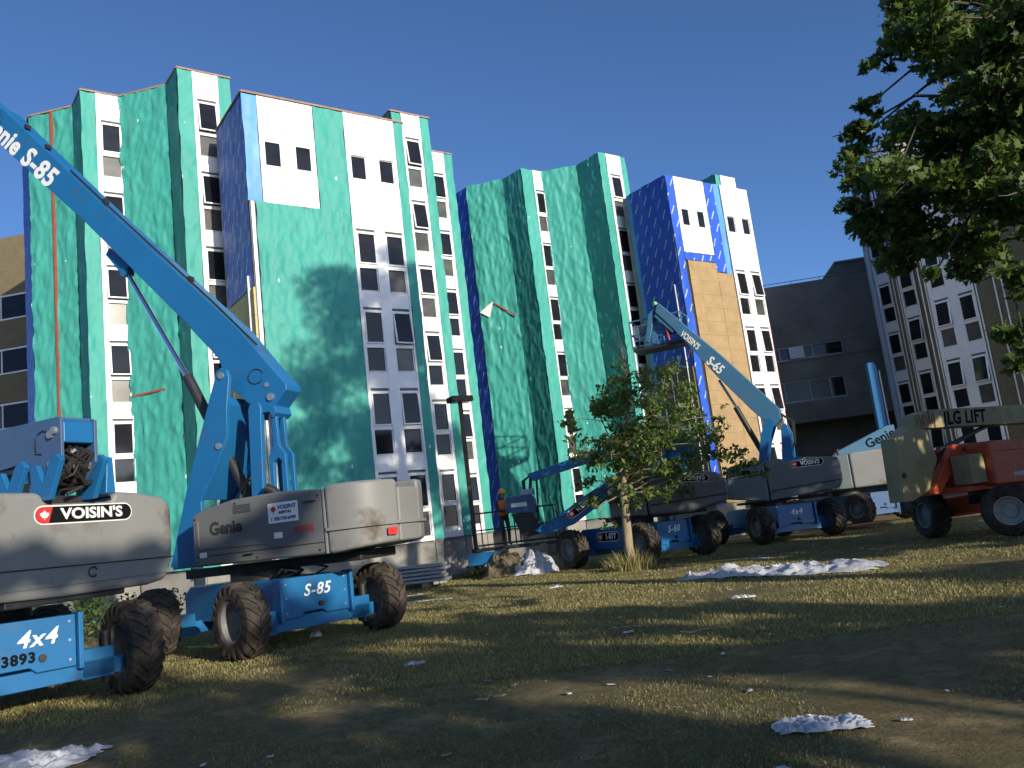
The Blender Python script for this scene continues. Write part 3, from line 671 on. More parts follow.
# ------------------------------------------------------------------ boom lifts
def D(az): return Vector((math.sin(R(az)), math.cos(R(az)), 0))
UP = Vector((0, 0, 1))
def wheel(parent, az, s, n, outer, r=.60, wd=.46, steer=0, rim='rim', lugs=20):
    """tyre with chevron lugs, rim and hub; outer = +1 when the outer face looks along +n"""
    c = D(az) * s + Vector((math.cos(R(az)), -math.sin(R(az)), 0)) * n
    mb = MB((c.x, c.y), az + steer); h = wd / 2; rr = r - .035
    mb.lathe_n(0, r, [(r * .53, -h * .80), (r * .60, -h * .98), (r * .80, -h), (rr * .95, -h * .93), (rr, -h * .70), (rr + .006, 0), (rr, h * .70), (rr * .95, h * .93), (r * .80, h), (r * .60, h * .98), (r * .53, h * .80), (r * .52, 0)], 36, cap=False)
    for side in (-1, 1):
        for k in range(lugs):
            a0 = 2 * PI * (k + (.5 if side > 0 else 0)) / lugs
            pts = []
            for t, rad in ((.02, r), (.35, r), (.72, r - .008), (.97, r * .925), (1.02, r * .80)):
                a = a0 + .34 * t
                for da in (-.058, .058):
                    for dr in (-.05, 0.004): pts.append(mb.P((rad + dr) * math.cos(a + da), side * h * t * (1.0 if dr < 0 else 1.02), r + (rad + dr) * math.sin(a + da)))
            fs = []
            for i in range(4):
                b = i * 4; fs += [(b, b + 4, b + 5, b + 1), (b + 1, b + 5, b + 7, b + 3), (b + 3, b + 7, b + 6, b + 2), (b + 2, b + 6, b + 4, b)]
            fs += [(0, 1, 3, 2), (16, 18, 19, 17)]
            mb.add(pts, fs)
    w = mb.build('wheel', 'tyre', parent, smooth=35)
    rm = MB((c.x, c.y), az + steer); o = outer
    rm.lathe_n(0, r, [(r * .55, o * h * .82), (r * .55, o * h * .90), (r * .50, o * h * .86), (r * .46, o * h * .35), (r * .30, o * h * .28), (r * .26, o * h * .5), (r * .12, o * h * .55), (.01, o * h * .55)], 28, cap=False)
    rm.lathe_n(0, r, [(r * .55, -o * h * .82), (r * .50, -o * h * .80), (r * .48, -o * h * .1), (.02, -o * h * .0)], 28, cap=False)
    ro = rm.build('rim', rim, w, smooth=35)
    return w
def chassis(e, az, px=.02, sx=1.5, ny=1.37, paint='liftblue', plate_text=None, number=None, steer_f=0, rim='rim', r=.60, wd=.42, side_sign=None):
    b = MB((0, 0), az)
    b.prism([(-1.95, .62), (-1.75, .48), (1.30, .48), (1.42, .62), (1.42, 1.04), (1.2, 1.14), (-1.7, 1.14), (-1.95, 1.0)], -.62, .62)
    b.build('chassis', paint, e, bevel=.03)
    f = MB((0, 0), az)
    f.prism_u([(-.66, .49), (-.30, .49), (-.22, .56), (.12, .56), (.20, .49), (.66, .49), (.66, 1.13), (-.66, 1.15)], 1.42, 1.56)
    f.box(1.38, 1.64, -.73, -.665, .45, 1.15); f.box(1.38, 1.64, .665, .73, .45, 1.15)
    pl = f.build('end_plate', paint, e, bevel=.012)
    MB((0, 0), az).lathe_n(0, .44, [(.001, 0), (.001, 0)], 6) if False else None
    bo_ = MB((0, 0), az)
    for n_ in (-.58, .58):
        for z_ in (.58, .82, 1.05): bo_.tube([(1.558, n_, z_), (1.575, n_, z_)], .018, 8)
    bo_.build('bolt', 'steel', pl)
    k = MB((0, 0), az); k.tube([(1.562, -.06 - px, .66), (1.60, -.06 - px, .66)], .045, 12); k.build('drain_plug', 'black', pl)
    for sx_ in (1.30, -1.5):
        ax = MB((0, 0), az); ax.box(sx_ - .02, sx_ + .20, .74, ny - .22, .28, .66); ax.box(sx_ - .02, sx_ + .20, -ny + .22, -.74, .28, .66)
        ax.box(sx_ + .05, sx_ + .2, -ny + .1, ny - .1, .30, .52); ax.build('axle', paint, e, bevel=.012)
        for sg in (-1, 1):
            kn = MB((0, 0), az); kn.tube([(sx_ + .12, sg * (ny - .30), .2), (sx_ + .12, sg * (ny - .30), .85)], .07, 10); kn.build('steering_knuckle', 'black', e)
    for sgx in (1, -1):
        for sg in (1, -1):
            wheel(e, az, sgx * sx, sg * ny, sg, steer=(steer_f if sgx > 0 else 0), rim=rim, r=r, wd=wd)
    t = MB((0, 0), az); t.tube([(0, 0, 1.10), (0, 0, 1.32)], .62, 28); t.build('slew_ring', 'black', e)
    if plate_text:
        body, size = plate_text; fw = D(az); X = D(az - 90)
        text_mesh('lettering', body, size, 'textwhite', pl, tuple(fw * 1.562 + X * px + UP * .90), X, UP, shear=.28, bold=size * .018, depth=.003, space=1.12)
        if number: text_mesh('number', number, .17, 'textdark', pl, tuple(fw * 1.562 + X * (px - .20) + UP * .68), X, UP, bold=.008, depth=.003, space=1.15)
    return pl
def rails(mb, s0, s1, n0, n1, z0, z1, r=.022):
    for z in (z0 + .06, (z0 + z1) / 2, z1):
        mb.tube([(s0, n0, z), (s1, n0, z), (s1, n1, z), (s0, n1, z), (s0, n0, z)], r, 6)
    for s, n in ((s0, n0), (s1, n0), (s1, n1), (s0, n1), ((s0 + s1) / 2, n0), ((s0 + s1) / 2, n1)): mb.tube([(s, n, z0), (s, n, z1)], r, 6)
GL = 'boom lifts parked around the towers'

# ---- the raised lift in the middle of the left half
def lift_raised():
    c = (-4.9, 15.5); e = empty('boom_lift', (c[0], c[1], 0), 'blue lift, boom raised steeply to the upper left, white notice on its hood', 'boom lift', GL)
    chassis(e, 132, plate_text=('S-85', .27))
    A = 110
    def B(): return MB((0, 0), A)
    X, NN = D(A), D(A + 90)
    d = B(); d.box(-1.3, 2.4, -.6, .6, 1.30, 1.46); d.build('turntable_frame', 'black', e, bevel=.02)
    front = [(-.65, 1.50), (2.07, 1.47), (2.07, 2.53), (1.9, 2.55), (1.2, 2.60), (.23, 2.58), (-.43, 2.48), (-.65, 2.38)]
    h = B().prism(front, .52, 1.10).build('hood', 'liftgrey', e, bevel=.05, seg=3)
    B().prism([(-.56, 1.78), (.95, 1.75), (.95, 1.81), (-.5, 1.84), (-.5, 2.28), (-.56, 2.28)], 1.095, 1.115).build('moulding', 'liftgrey', h, bevel=.008)
    B().box(-.64, 2.05, 1.098, 1.104, 1.66, 1.675).build('panel_gap', 'black', h, smooth=0)
    B().prism(front, -1.10, -.52).build('hood', 'liftgrey', e, bevel=.05, seg=3)
    arc = [(2.10, 1.12), (2.55, 1.11), (2.82, .98), (2.98, .72), (3.08, .36), (3.10, 0), (3.08, -.36), (2.98, -.72), (2.82, -.98), (2.55, -1.11), (2.10, -1.12)]
    def plan(pts, z0, z1, k0=1.0, slope=0.0):
        m = B(); k = len(pts); q0 = [m.P(2.1 + (a_ - 2.1) * k0, b_ * (1 if k0 == 1 else .98), z0 + slope * (a_ - 2.1)) for a_, b_ in pts]; q1 = [m.P(a_, b_, z1) for a_, b_ in pts]
        m.add(q0 + q1, [tuple(range(k)), tuple(range(2 * k - 1, k - 1, -1))] + [(i, k + i, k + (i + 1) % k, (i + 1) % k) for i in range(k)]); return m
    tl = plan(arc[:5] + [(2.10, .36)], 1.46, 2.59, .97, .08).build('counterweight', 'lifttail', e, bevel=.07, seg=4, smooth=50)
    plan([(2.10, .355), (3.08, .355), (3.10, 0), (3.08, -.355), (2.10, -.355)], 1.46, 2.45, .97, .08).build('counterweight_middle', 'lifttail', tl, bevel=.04, seg=3, smooth=50)
    plan([(2.10, -.36)] + arc[6:], 1.46, 2.59, .97, .08).build('counterweight_side', 'lifttail', tl, bevel=.07, seg=4, smooth=50)
    plan([(a_ + .022 if a_ > 2.2 else a_, b_ * 1.02) for a_, b_ in arc], 1.83, 1.89).build('moulding', 'lifttail', tl, bevel=.01, smooth=50)
    B().box(2.075, 2.095, .6, 1.12, 1.48, 2.53).build('seam', 'steel', tl)
    # notices and lettering on the hood
    n = tuple(X * 1.28 + NN * 1.10 + UP * 2.245)
    s = flat_poly('notice', stadium(.60, .335, .02, 2), 'textwhite', h, n, X, UP, .004, .01)
    o = Vector(n) + NN * .012
    flat_poly('maple_leaf', [(x * .055 - .19, y * .075 + .055) for x, y in LEAF], 'decalred', s, o, X, UP, .0, .003)
    text_mesh('lettering', 'VOISIN\'S', .095, 'decalblue', s, tuple(o + X * .07 + UP * .085), X, UP, shear=.3, bold=.003, depth=.002)
    text_mesh('lettering', 'RENTAL', .06, 'textdark', s, tuple(o + X * .04 + UP * -.0), X, UP, shear=.3, bold=.003, depth=.002, space=1.2)
    text_mesh('lettering', '1 705-739-6999', .078, 'decalblue', s, tuple(o + UP * -.105), X, UP, bold=.003, depth=.002)
    text_mesh('lettering', 'Genie', .30, 'textgrey', h, tuple(X * .08 + NN * 1.107 + UP * 2.11), X, UP, bold=.010, depth=.003, xs=.95)
    text_mesh('lettering', 'RIV255', .15, 'decalred', h, tuple(X * 1.68 + NN * 1.107 + UP * 1.93), X, UP, bold=.002, depth=.003, xs=.8, space=1.08)
    hd = B(); hd.tube([(1.72, 1.10, 2.36), (1.72, 1.15, 2.36), (1.92, 1.15, 2.36), (1.92, 1.10, 2.36)], .012, 6); hd.tube([(.45, 1.10, 1.62), (.45, 1.14, 1.62), (.62, 1.14, 1.62), (.62, 1.10, 1.62)], .012, 6); hd.build('handle', 'black', h)
    bt = B()
    for s_, z_ in ((-.58, 2.32), (-.58, 1.58), (.7, 1.55), (1.95, 1.55), (1.98, 2.44), (.3, 2.50)): bt.tube([(s_, 1.095, z_), (s_, 1.112, z_)], .018, 8)
    bt.build('bolt', 'black', h)
    vn = B()
    for k in range(6): vn.box(.25, .62, 1.098, 1.106, 2.33 + .025 * k, 2.342 + .025 * k)
    vn.build('louvre', 'black', h, smooth=0)
    ch = MB((0, 0), 132); rq = random.Random(5)
    for k in range(7): n_ = rq.uniform(-.5, .5); ch.tube([(.9, n_, 1.14), (1.15 + rq.uniform(0, .2), n_ + rq.uniform(-.1, .1), 1.24), (1.0, n_ + rq.uniform(-.3, .3), 1.34)], .02, 6)
    ch.build('hose', 'hose', e)
    for px_, pz, w_, hh in ((1.16, 1.87, .17, .10), (-.42, 1.69, .15, .09)):
        flat_poly('sticker', stadium(w_, hh, .01, 1), 'textwhite', h, tuple(X * px_ + NN * 1.10 + UP * pz), X, UP, .012, .018)
    flat_poly('sticker', stadium(.20, .12, .01, 1), 'decalred', tl, tuple(X * 3.03 + NN * .60 + UP * 1.72), (X * .35 - NN * .93), UP, .01, .02)
    # turntable uprights, lift cylinder and links
    for n0, n1 in ((.44, .53), (-.53, -.44)):
        up = B(); up.prism([(-.46, 4.88), (-.41, 5.03), (-.30, 5.09), (-.17, 5.03), (-.12, 4.88), (-.22, 4.30), (-.24, 3.80), (-.56, 3.20), (-.92, 2.68), (-.9, 1.5), (-1.72, 1.5), (-1.18, 3.10)], n0, n1)
        u = up.build('upright', 'liftblue', e, bevel=.015)
        q = B(); q.tube([(-.29, n0 - .03, 4.93), (-.29, n1 + .03, 4.93)], .065, 14); q.tube([(-.44, n0 - .03, 3.63), (-.44, n1 + .03, 3.63)], .06, 12); q.build('pin', 'steel', u)
    B().prism([(-1.2, 3.05), (-.95, 3.5), (-.3, 4.55), (-.25, 4.4), (-.62, 3.25), (-1.0, 2.7)], -.43, .43).build('cross_plate', 'liftblue', e, bevel=.01)
    cy = B(); cy.tube([(-1.54, 0, 5.20), (-.22, 0, 2.60)], .105, 16); cy.build('cylinder', 'black', e)
    rd = B(); rd.tube([(-2.96, 0, 7.66), (-1.52, 0, 5.15)], .052, 14); rd.build('cylinder_rod', 'chrome', e)
    lg = B(); lg.tube([(-2.96, -.1, 7.66), (-2.96, .1, 7.66)], .10, 12); lg.prism([(-3.35, 8.28), (-2.84, 7.78), (-2.9, 7.58), (-3.02, 7.6), (-3.45, 8.15)], -.07, .07); lg.build('cylinder_lug', 'liftblue', e)
    # the boom
    boom = [(-6.24, 11.35), (-3.87, 8.97), (-1.47, 6.38), (-.56, 5.33), (-.46, 4.86), (.04, 4.38), (.36, 4.24), (.62, 4.24), (.90, 4.50), (.91, 4.60), (.45, 5.16), (-.06, 5.84), (-2.87, 8.72), (-6.22, 12.30)]
    bm_ = B().prism(boom, -.23, .23).build('boom', 'liftblue', e, bevel=.02)
    B().prism([(-12.5, 18.1), (-6.23, 11.45), (-6.21, 12.2), (-12.5, 18.75)], -.18, .18).build('boom_extension', 'liftblue', e, bevel=.02)
    dirb = (X * -(2.85 - .02) + UP * (8.72 - 5.81)); dirb = Vector((X * -.697 + UP * .717)); XX = -dirb; YY = NN.cross(XX)
    mid = X * -5.08 + UP * 10.50 + NN * .232
    text_mesh('lettering', 'S-85', .62, 'textwhite', bm_, tuple(mid - XX * .03 - YY * .02), XX, YY, shear=.2, bold=.02, depth=.004, xs=1.02, space=1.08)
    text_mesh('lettering', 'Genie', .62, 'textwhite', bm_, tuple(mid - XX * 1.62 - YY * .02), XX, YY, shear=.2, bold=.02, depth=.004, xs=.95, space=1.06)
    rg = B(); cc = (.25, 4.86)
    rg.tube([(cc[0] + .17 * math.cos(t), .236, cc[1] + .14 * math.sin(t)) for t in np.linspace(.3, 5.6, 14)], .010, 5); rg.build('access_rim', 'black', bm_)
    b2 = B(); b2.tube([(.56, -.27, 4.42), (.56, .27, 4.42)], .07, 12); b2.tube([(.48, .2, 4.66), (.48, .25, 4.66)], .045, 12); b2.build('pin', 'steel', bm_)
    hs = B()
    ed = [(s, .20, z + .03) for s, z in ((.3, 5.44), (-.6, 6.42), (-1.8, 7.66), (-3.0, 8.90), (-4.2, 10.17))]
    hs.tube(ed, .02, 6); hs.build('hose', 'hose', bm_)
    for s, z in ((-1.2, 7.05), (-3.3, 9.22), (-4.9, 10.9), (-5.5, 11.55)):
        B().box(s - .02, s + .05, .1, .22, z, z + .09).build('hose_clip', 'black', bm_)
    # rear link, slave cylinder and fork
    B().prism([(.17, 4.22), (.21, 4.32), (.41, 4.32), (.46, 4.22), (.44, 4.06), (.38, 2.5), (.12, 2.5)], .30, .42).build('link', 'liftblue', e, bevel=.015)
    B().prism([(.10, 4.18), (.30, 4.28), (.36, 4.18), (.26, 2.5), (.05, 2.5)], -.42, -.30).build('link', 'liftblue', e, bevel=.015)
    B().prism([(.26, 4.14), (.42, 4.32), (.72, 4.22), (.76, 4.08), (.66, 4.0), (.6, 4.12), (.42, 4.12), (.32, 4.02)], -.1, .38).build('link_bracket', 'liftblue', e, bevel=.012)
    for n0, n1 in ((.02, .09), (.24, .32)):
        B().prism([(.60, 4.12), (.70, 4.12), (.71, 3.5), (.84, 3.32), (.85, 2.5), (.77, 2.5), (.76, 3.2), (.68, 3.28), (.58, 3.2), (.56, 2.5), (.48, 2.5), (.48, 3.32), (.60, 3.5)], n0, n1).build('fork', 'liftblue', e, bevel=.01)
    sc = B(); sc.tube([(.50, .2, 4.14), (.52, .2, 2.5)], .055, 12); sc.build('slave_cylinder', 'steel', e)
    ex = B(); ex.tube([(.80, .45, 2.5), (.66, .5, 2.68), (.54, .55, 2.74)], .085, 12); ex.build('exhaust', 'black', e)
    hh = B()
    for k in range(3): hh.tube([(-.4 + .1 * k, .3 - .1 * k, 2.55), (-.1 + .1 * k, .3, 2.9 + .1 * k), (.2, .34, 3.0 + .12 * k), (.36, .36, 3.05 + .1 * k)], .016, 6)
    hh.build('hose', 'hose', e)
lift_raised()

# ---- the lift cut by the left edge, seen on its tail
def lift_near():
    c = (-7.5, 11.4); e = empty('boom_lift', (c[0], c[1], 0), 'nearest blue lift marked 4x4 and 3893, cut by the left edge, grey tail in front', 'boom lift', GL)
    chassis(e, 132, px=.20, plate_text=('4x4', .28), number='3893')
    A = 117
    def B(): return MB((0, 0), A)
    X, NN = D(A), D(A + 90); UU = -NN
    B().box(-1.2, 1.9, -.8, .8, 1.30, 1.42).build('turntable_frame', 'black', e, bevel=.02)
    body = [(-1.10, 1.45), (-1.02, 1.40), (-.14, 1.37), (.68, 1.37), (1.11, 1.37), (1.40, 1.42), (1.51, 1.66), (1.53, 1.95), (1.53, 2.38), (1.47, 2.50), (1.38, 2.56), (.97, 2.63), (.64, 2.65), (.57, 2.52), (-.28, 2.52), (-.40, 2.66), (-.9, 2.67), (-1.10, 2.5)]
    t = B().prism_u(body, .75, 2.0).build('counterweight', 'lifttail', e, bevel=.13, seg=5)
    B().prism_u([(-1.09, 1.735), (1.52, 1.705), (1.52, 1.722), (-1.09, 1.752)], 1.99, 2.006).build('panel_gap', 'black', t, smooth=0)
    B().prism_u([(-1.07, 1.50), (1.50, 1.50), (1.50, 1.56), (-1.07, 1.56)], 1.97, 2.012).build('moulding', 'lifttail', t, bevel=.01)
    rg = B(); rg.tube([(2.005, -(.27 + .06 * math.cos(a)), 1.63 + .06 * math.sin(a)) for a in np.linspace(.4, 5.6, 12)], .010, 5); rg.build('latch', 'black', t)
    B().prism_u([(.5, 1.45), (1.5, 1.45), (1.5, 2.5), (.5, 2.55)], -1.4, .80).build('hood', 'liftgrey', e, bevel=.06, seg=3)
    B().prism_u([(-1.08, 1.45), (-.45, 1.45), (-.45, 2.6), (-1.08, 2.55)], -1.4, .80).build('hood', 'liftgrey', e, bevel=.06, seg=3)
    company_sign(t, "VOISIN'S", tuple(X * 2.0 + UU * .19 + UP * 2.375), UU, UP, 1.36, .235)
    # stowed boom above the tail
    bo = B().prism([(-7, 3.02), (1.05, 3.05), (1.37, 3.07), (1.50, 2.90), (1.62, 2.80), (2.0, 2.74), (2.28, 3.0), (2.28, 3.54), (2.2, 3.57), (1.0, 3.59), (-7, 3.62)], .255, .30).build('boom', 'liftblue_dull', e, bevel=.01)
    B().prism([(-7, 3.02), (1.05, 3.05), (1.37, 3.07), (1.50, 2.90), (1.62, 2.80), (2.0, 2.74), (2.28, 3.0), (2.28, 3.54), (2.2, 3.57), (1.0, 3.59), (-7, 3.62)], -.20, -.155).build('boom_plate', 'liftblue_dull', bo, bevel=.01)
    B().box(-7, 2.2, -.155, .255, 3.50, 3.57).build('boom_top', 'liftblue_dull', bo)
    B().prism([(2.10, 3.24), (2.27, 3.24), (2.27, 3.50), (2.2, 3.545), (2.1, 3.545)], -.155, .254).build('boom_end', 'liftblue', bo, bevel=.02)
    B().box(-7, 1.9, -.155, .255, 3.06, 3.12).build('boom_floor', 'black', bo)
    r2 = B(); r2.tube([(1.93 + .15 * math.cos(t_), .302, 3.30 + .13 * math.sin(t_)) for t_ in (2.3, 1.9, 1.6, 1.0, .6)], .012, 5)
    r2.tube([(1.78, .302, 3.36), (1.78, .302, 3.16), (1.9, .302, 3.14)], .012, 5); r2.build('access_rim', 'black', bo)
    for s_, z_ in ((2.10, 3.36), (2.17, 3.40), (2.10, 2.98)):
        q = B(); q.tube([(s_, .295, z_), (s_, .34, z_)], .05, 12); q.build('pin', 'steel', bo)
    B().box(-7, 1.30, .29, .31, 2.97, 3.03).build('wear_strip', 'black', bo)
    # link plates and hoses under the boom end
    for s0, lean in ((1.30, .12), (2.02, .10)):
        for n0, n1 in ((.31, .38), (-.28, -.21)):
            B().prism([(s0 - .22, 2.55), (s0 + .12, 2.55), (s0 + .26 + lean, 3.02), (s0 + .16 + lean, 3.10), (s0 + .04 + lean, 3.04), (s0 + .0, 2.78), (s0 - .12, 3.0), (s0 - .26, 3.0)], n0, n1).build('link_plate', 'liftblue', e, bevel=.012)
    q = B(); q.prism_u([(.35, 2.60), (.50, 2.60), (.47, 3.08), (.38, 3.08)], 1.9, 2.2); q.prism_u([(.47, 2.55), (.64, 2.55), (.58, 2.82), (.47, 2.92)], 1.5, 1.58); q.build('bracket', 'liftblue', e, bevel=.02)
    cy = B(); cy.tube([(1.4, -.55, 2.66), (1.4, -.85, 2.66)], .10, 14); cy.build('motor', 'black', e)
    hz = B(); rr = random.Random(3)
    for k in range(11):
        j = lambda w_: rr.uniform(-w_, w_)
        hz.tube([(2.0 + j(.1), .05 + j(.16), 3.30 + j(.06)), (2.22 + j(.05), .06 + j(.2), 3.12 + j(.08)), (2.26 + j(.06), .08 + j(.22), 2.92 + j(.1)), (2.12 + j(.1), .04 + j(.25), 2.76 + j(.06)), (1.85 + j(.1), -.1 + j(.25), 2.72 + j(.05)), (1.7, -.2 + j(.15), 2.95 + j(.1))], rr.choice([.018, .024, .03]), 7)
    hz.tube([(2.1, .12, 2.62), (2.15, -.1, 2.72), (2.1, -.3, 2.82), (1.9, -.36, 2.95)], .025, 7); hz.build('hose', 'hose', e)
    fi = B()
    for k in range(7): q_ = (2.1 + rr.uniform(-.1, .15), rr.uniform(-.2, .2), 2.75 + rr.uniform(0, .6)); fi.tube([q_, (q_[0] + .05, q_[1] + rr.uniform(-.06, .06), q_[2] + .06)], .022, 8)
    fi.build('hose_fitting', 'steel', e)
    ho = B(); ho.tube([(1.9 + .0 * t_, .02 + .16 * math.cos(t_), 2.92 + .16 * math.sin(t_)) for t_ in np.linspace(0, 2 * PI, 16)], .035, 8); ho.build('hose_reel', 'liftblue', e)
    B().box(1.2, 1.9, -.25, .3, 2.50, 2.62).build('deck', 'black', e)
lift_near()

# ---- lift behind the young tree, boom lowered to the left with a basket
def lift_lowered():
    c = (3.2, 25.9); e = empty('boom_lift', (c[0], c[1], 0), 'blue lift behind the young tree with its boom lowered left to a basket', 'boom lift', GL)
    pl = chassis(e, 142, ny=1.3, plate_text=('S-60', .26), paint='liftblue')
    company_sign(pl, '1-877', tuple(D(232) * .63 + D(142) * -.55 + UP * .86), D(142), UP, 1.0, .30)
    A = 100
    def B(): return MB((0, 0), A)
    X, NN = D(A), D(A + 90)
    h = B().prism([(-.6, 1.45), (.5, 1.36), (.5, 2.66), (.45, 2.70), (-.45, 2.55), (-.6, 2.3)], .35, 1.0).build('hood', 'liftgrey', e, bevel=.06, seg=3)
    t = B().prism([(.52, 1.36), (1.77, 1.30), (2.75, 1.50), (2.88, 1.70), (2.88, 2.12), (2.66, 2.38), (1.19, 2.68), (.52, 2.70)], -1.0, 1.0).build('counterweight', 'liftgrey', e, bevel=.10, seg=4)
    B().prism([(.6, 1.62), (2.8, 1.70), (2.8, 1.75), (.6, 1.67)], .99, 1.012).build('panel_gap', 'black', t, smooth=0)
    company_sign(t, "VOISIN'S", tuple(X * 1.88 + NN * 1.0 + UP * 2.30), (X * .995 + UP * -.09), (UP * .995 + X * .09), 1.06, .24)
    B().prism([(-.6, 1.45), (.5, 1.36), (.5, 2.66), (-.45, 2.55)], -1.0, -.35).build('hood', 'liftgrey', e, bevel=.06, seg=3)
    B().box(-.8, 2.2, -.6, .6, 1.28, 1.42).build('turntable_frame', 'black', e)
    for n0, n1 in ((.24, .32), (-.32, -.24)): B().prism([(.2, 1.4), (1.2, 1.4), (2.25, 3.4), (2.2, 3.85), (1.9, 3.9), (1.0, 2.6)], n0, n1).build('upright', 'liftblue', e, bevel=.012)
    bo = B().prism([(-3.08, 1.32), (-2.72, 1.12), (-1.83, 1.36), (-1.35, 1.64), (.2, 2.5), (2.02, 3.17), (2.20, 3.45), (2.10, 3.78), (.5, 3.10), (-1.41, 2.16), (-1.92, 1.86), (-2.67, 1.49)], -.22, .22).build('boom', 'liftblue', e, bevel=.02)
    dx = Vector(X * .86 + UP * .50).normalized()
    company_sign(bo, "VOISIN'S", tuple(X * -1.55 + NN * .222 + UP * 1.83), dx, NN.cross(dx), .95, .26)
    ar = B().prism([(-3.16, 3.10), (-3.0, 2.86), (-1.24, 3.19), (.54, 3.42), (2.0, 3.5), (2.0, 3.80), (.54, 3.72), (-1.2, 3.50)], -.56, -.28).build('jib', 'liftblue', e, bevel=.015)
    lk = B(); lk.tube([(-3.08, -.42, 3.0), (-3.22, -.42, 2.2), (-3.15, -.3, 1.4)], .05, 8); lk.tube([(-2.9, -.42, 2.95), (-2.95, -.42, 2.2), (-3.0, -.3, 1.4)], .035, 8); lk.build('link', 'black', e)
    hz = B()
    for k in range(3): hz.tube([(-3.1, -.42, 3.05), (-3.3 - .04 * k, -.42, 2.9), (-3.32, -.4, 2.3), (-3.1, -.2, 1.7)], .025, 6)
    hz.build('hose', 'hose', e)
    b = B(); rails(b, -5.1, -2.5, -1.3, -.5, .95, 2.05); b.build('basket_rail', 'black', e)
    B().box(-5.15, -2.45, -1.35, -.45, .82, .92).build('basket_floor', 'black', e, bevel=.01)
    k = B(); k.prism([(-3.95, 1.95), (-3.0, 1.85), (-3.0, 2.3), (-3.1, 2.42), (-3.9, 2.46)], -.45, -.05); k.build('control_box', 'liftblue_dull', e, bevel=.03)
    flat_poly('sticker', stadium(.5, .13, .02, 2), 'textwhite', e, tuple(X * -3.5 + NN * -.05 + UP * 2.16), X, UP, .004, .01)
    B().box(-3.45, -3.02, -.5, -.1, 2.44, 2.62).build('tray', 'steel', e, bevel=.01)
    B().prism([(-3.8, 1.9), (-3.1, 1.9), (-2.9, 1.2), (-3.5, 1.1)], -.35, -.1).build('rotator', 'black', e, bevel=.03)
    B().box(-5.4, -4.3, -.5, -.2, .42, .80).build('basket_support', 'liftblue', e, bevel=.02)
lift_lowered()

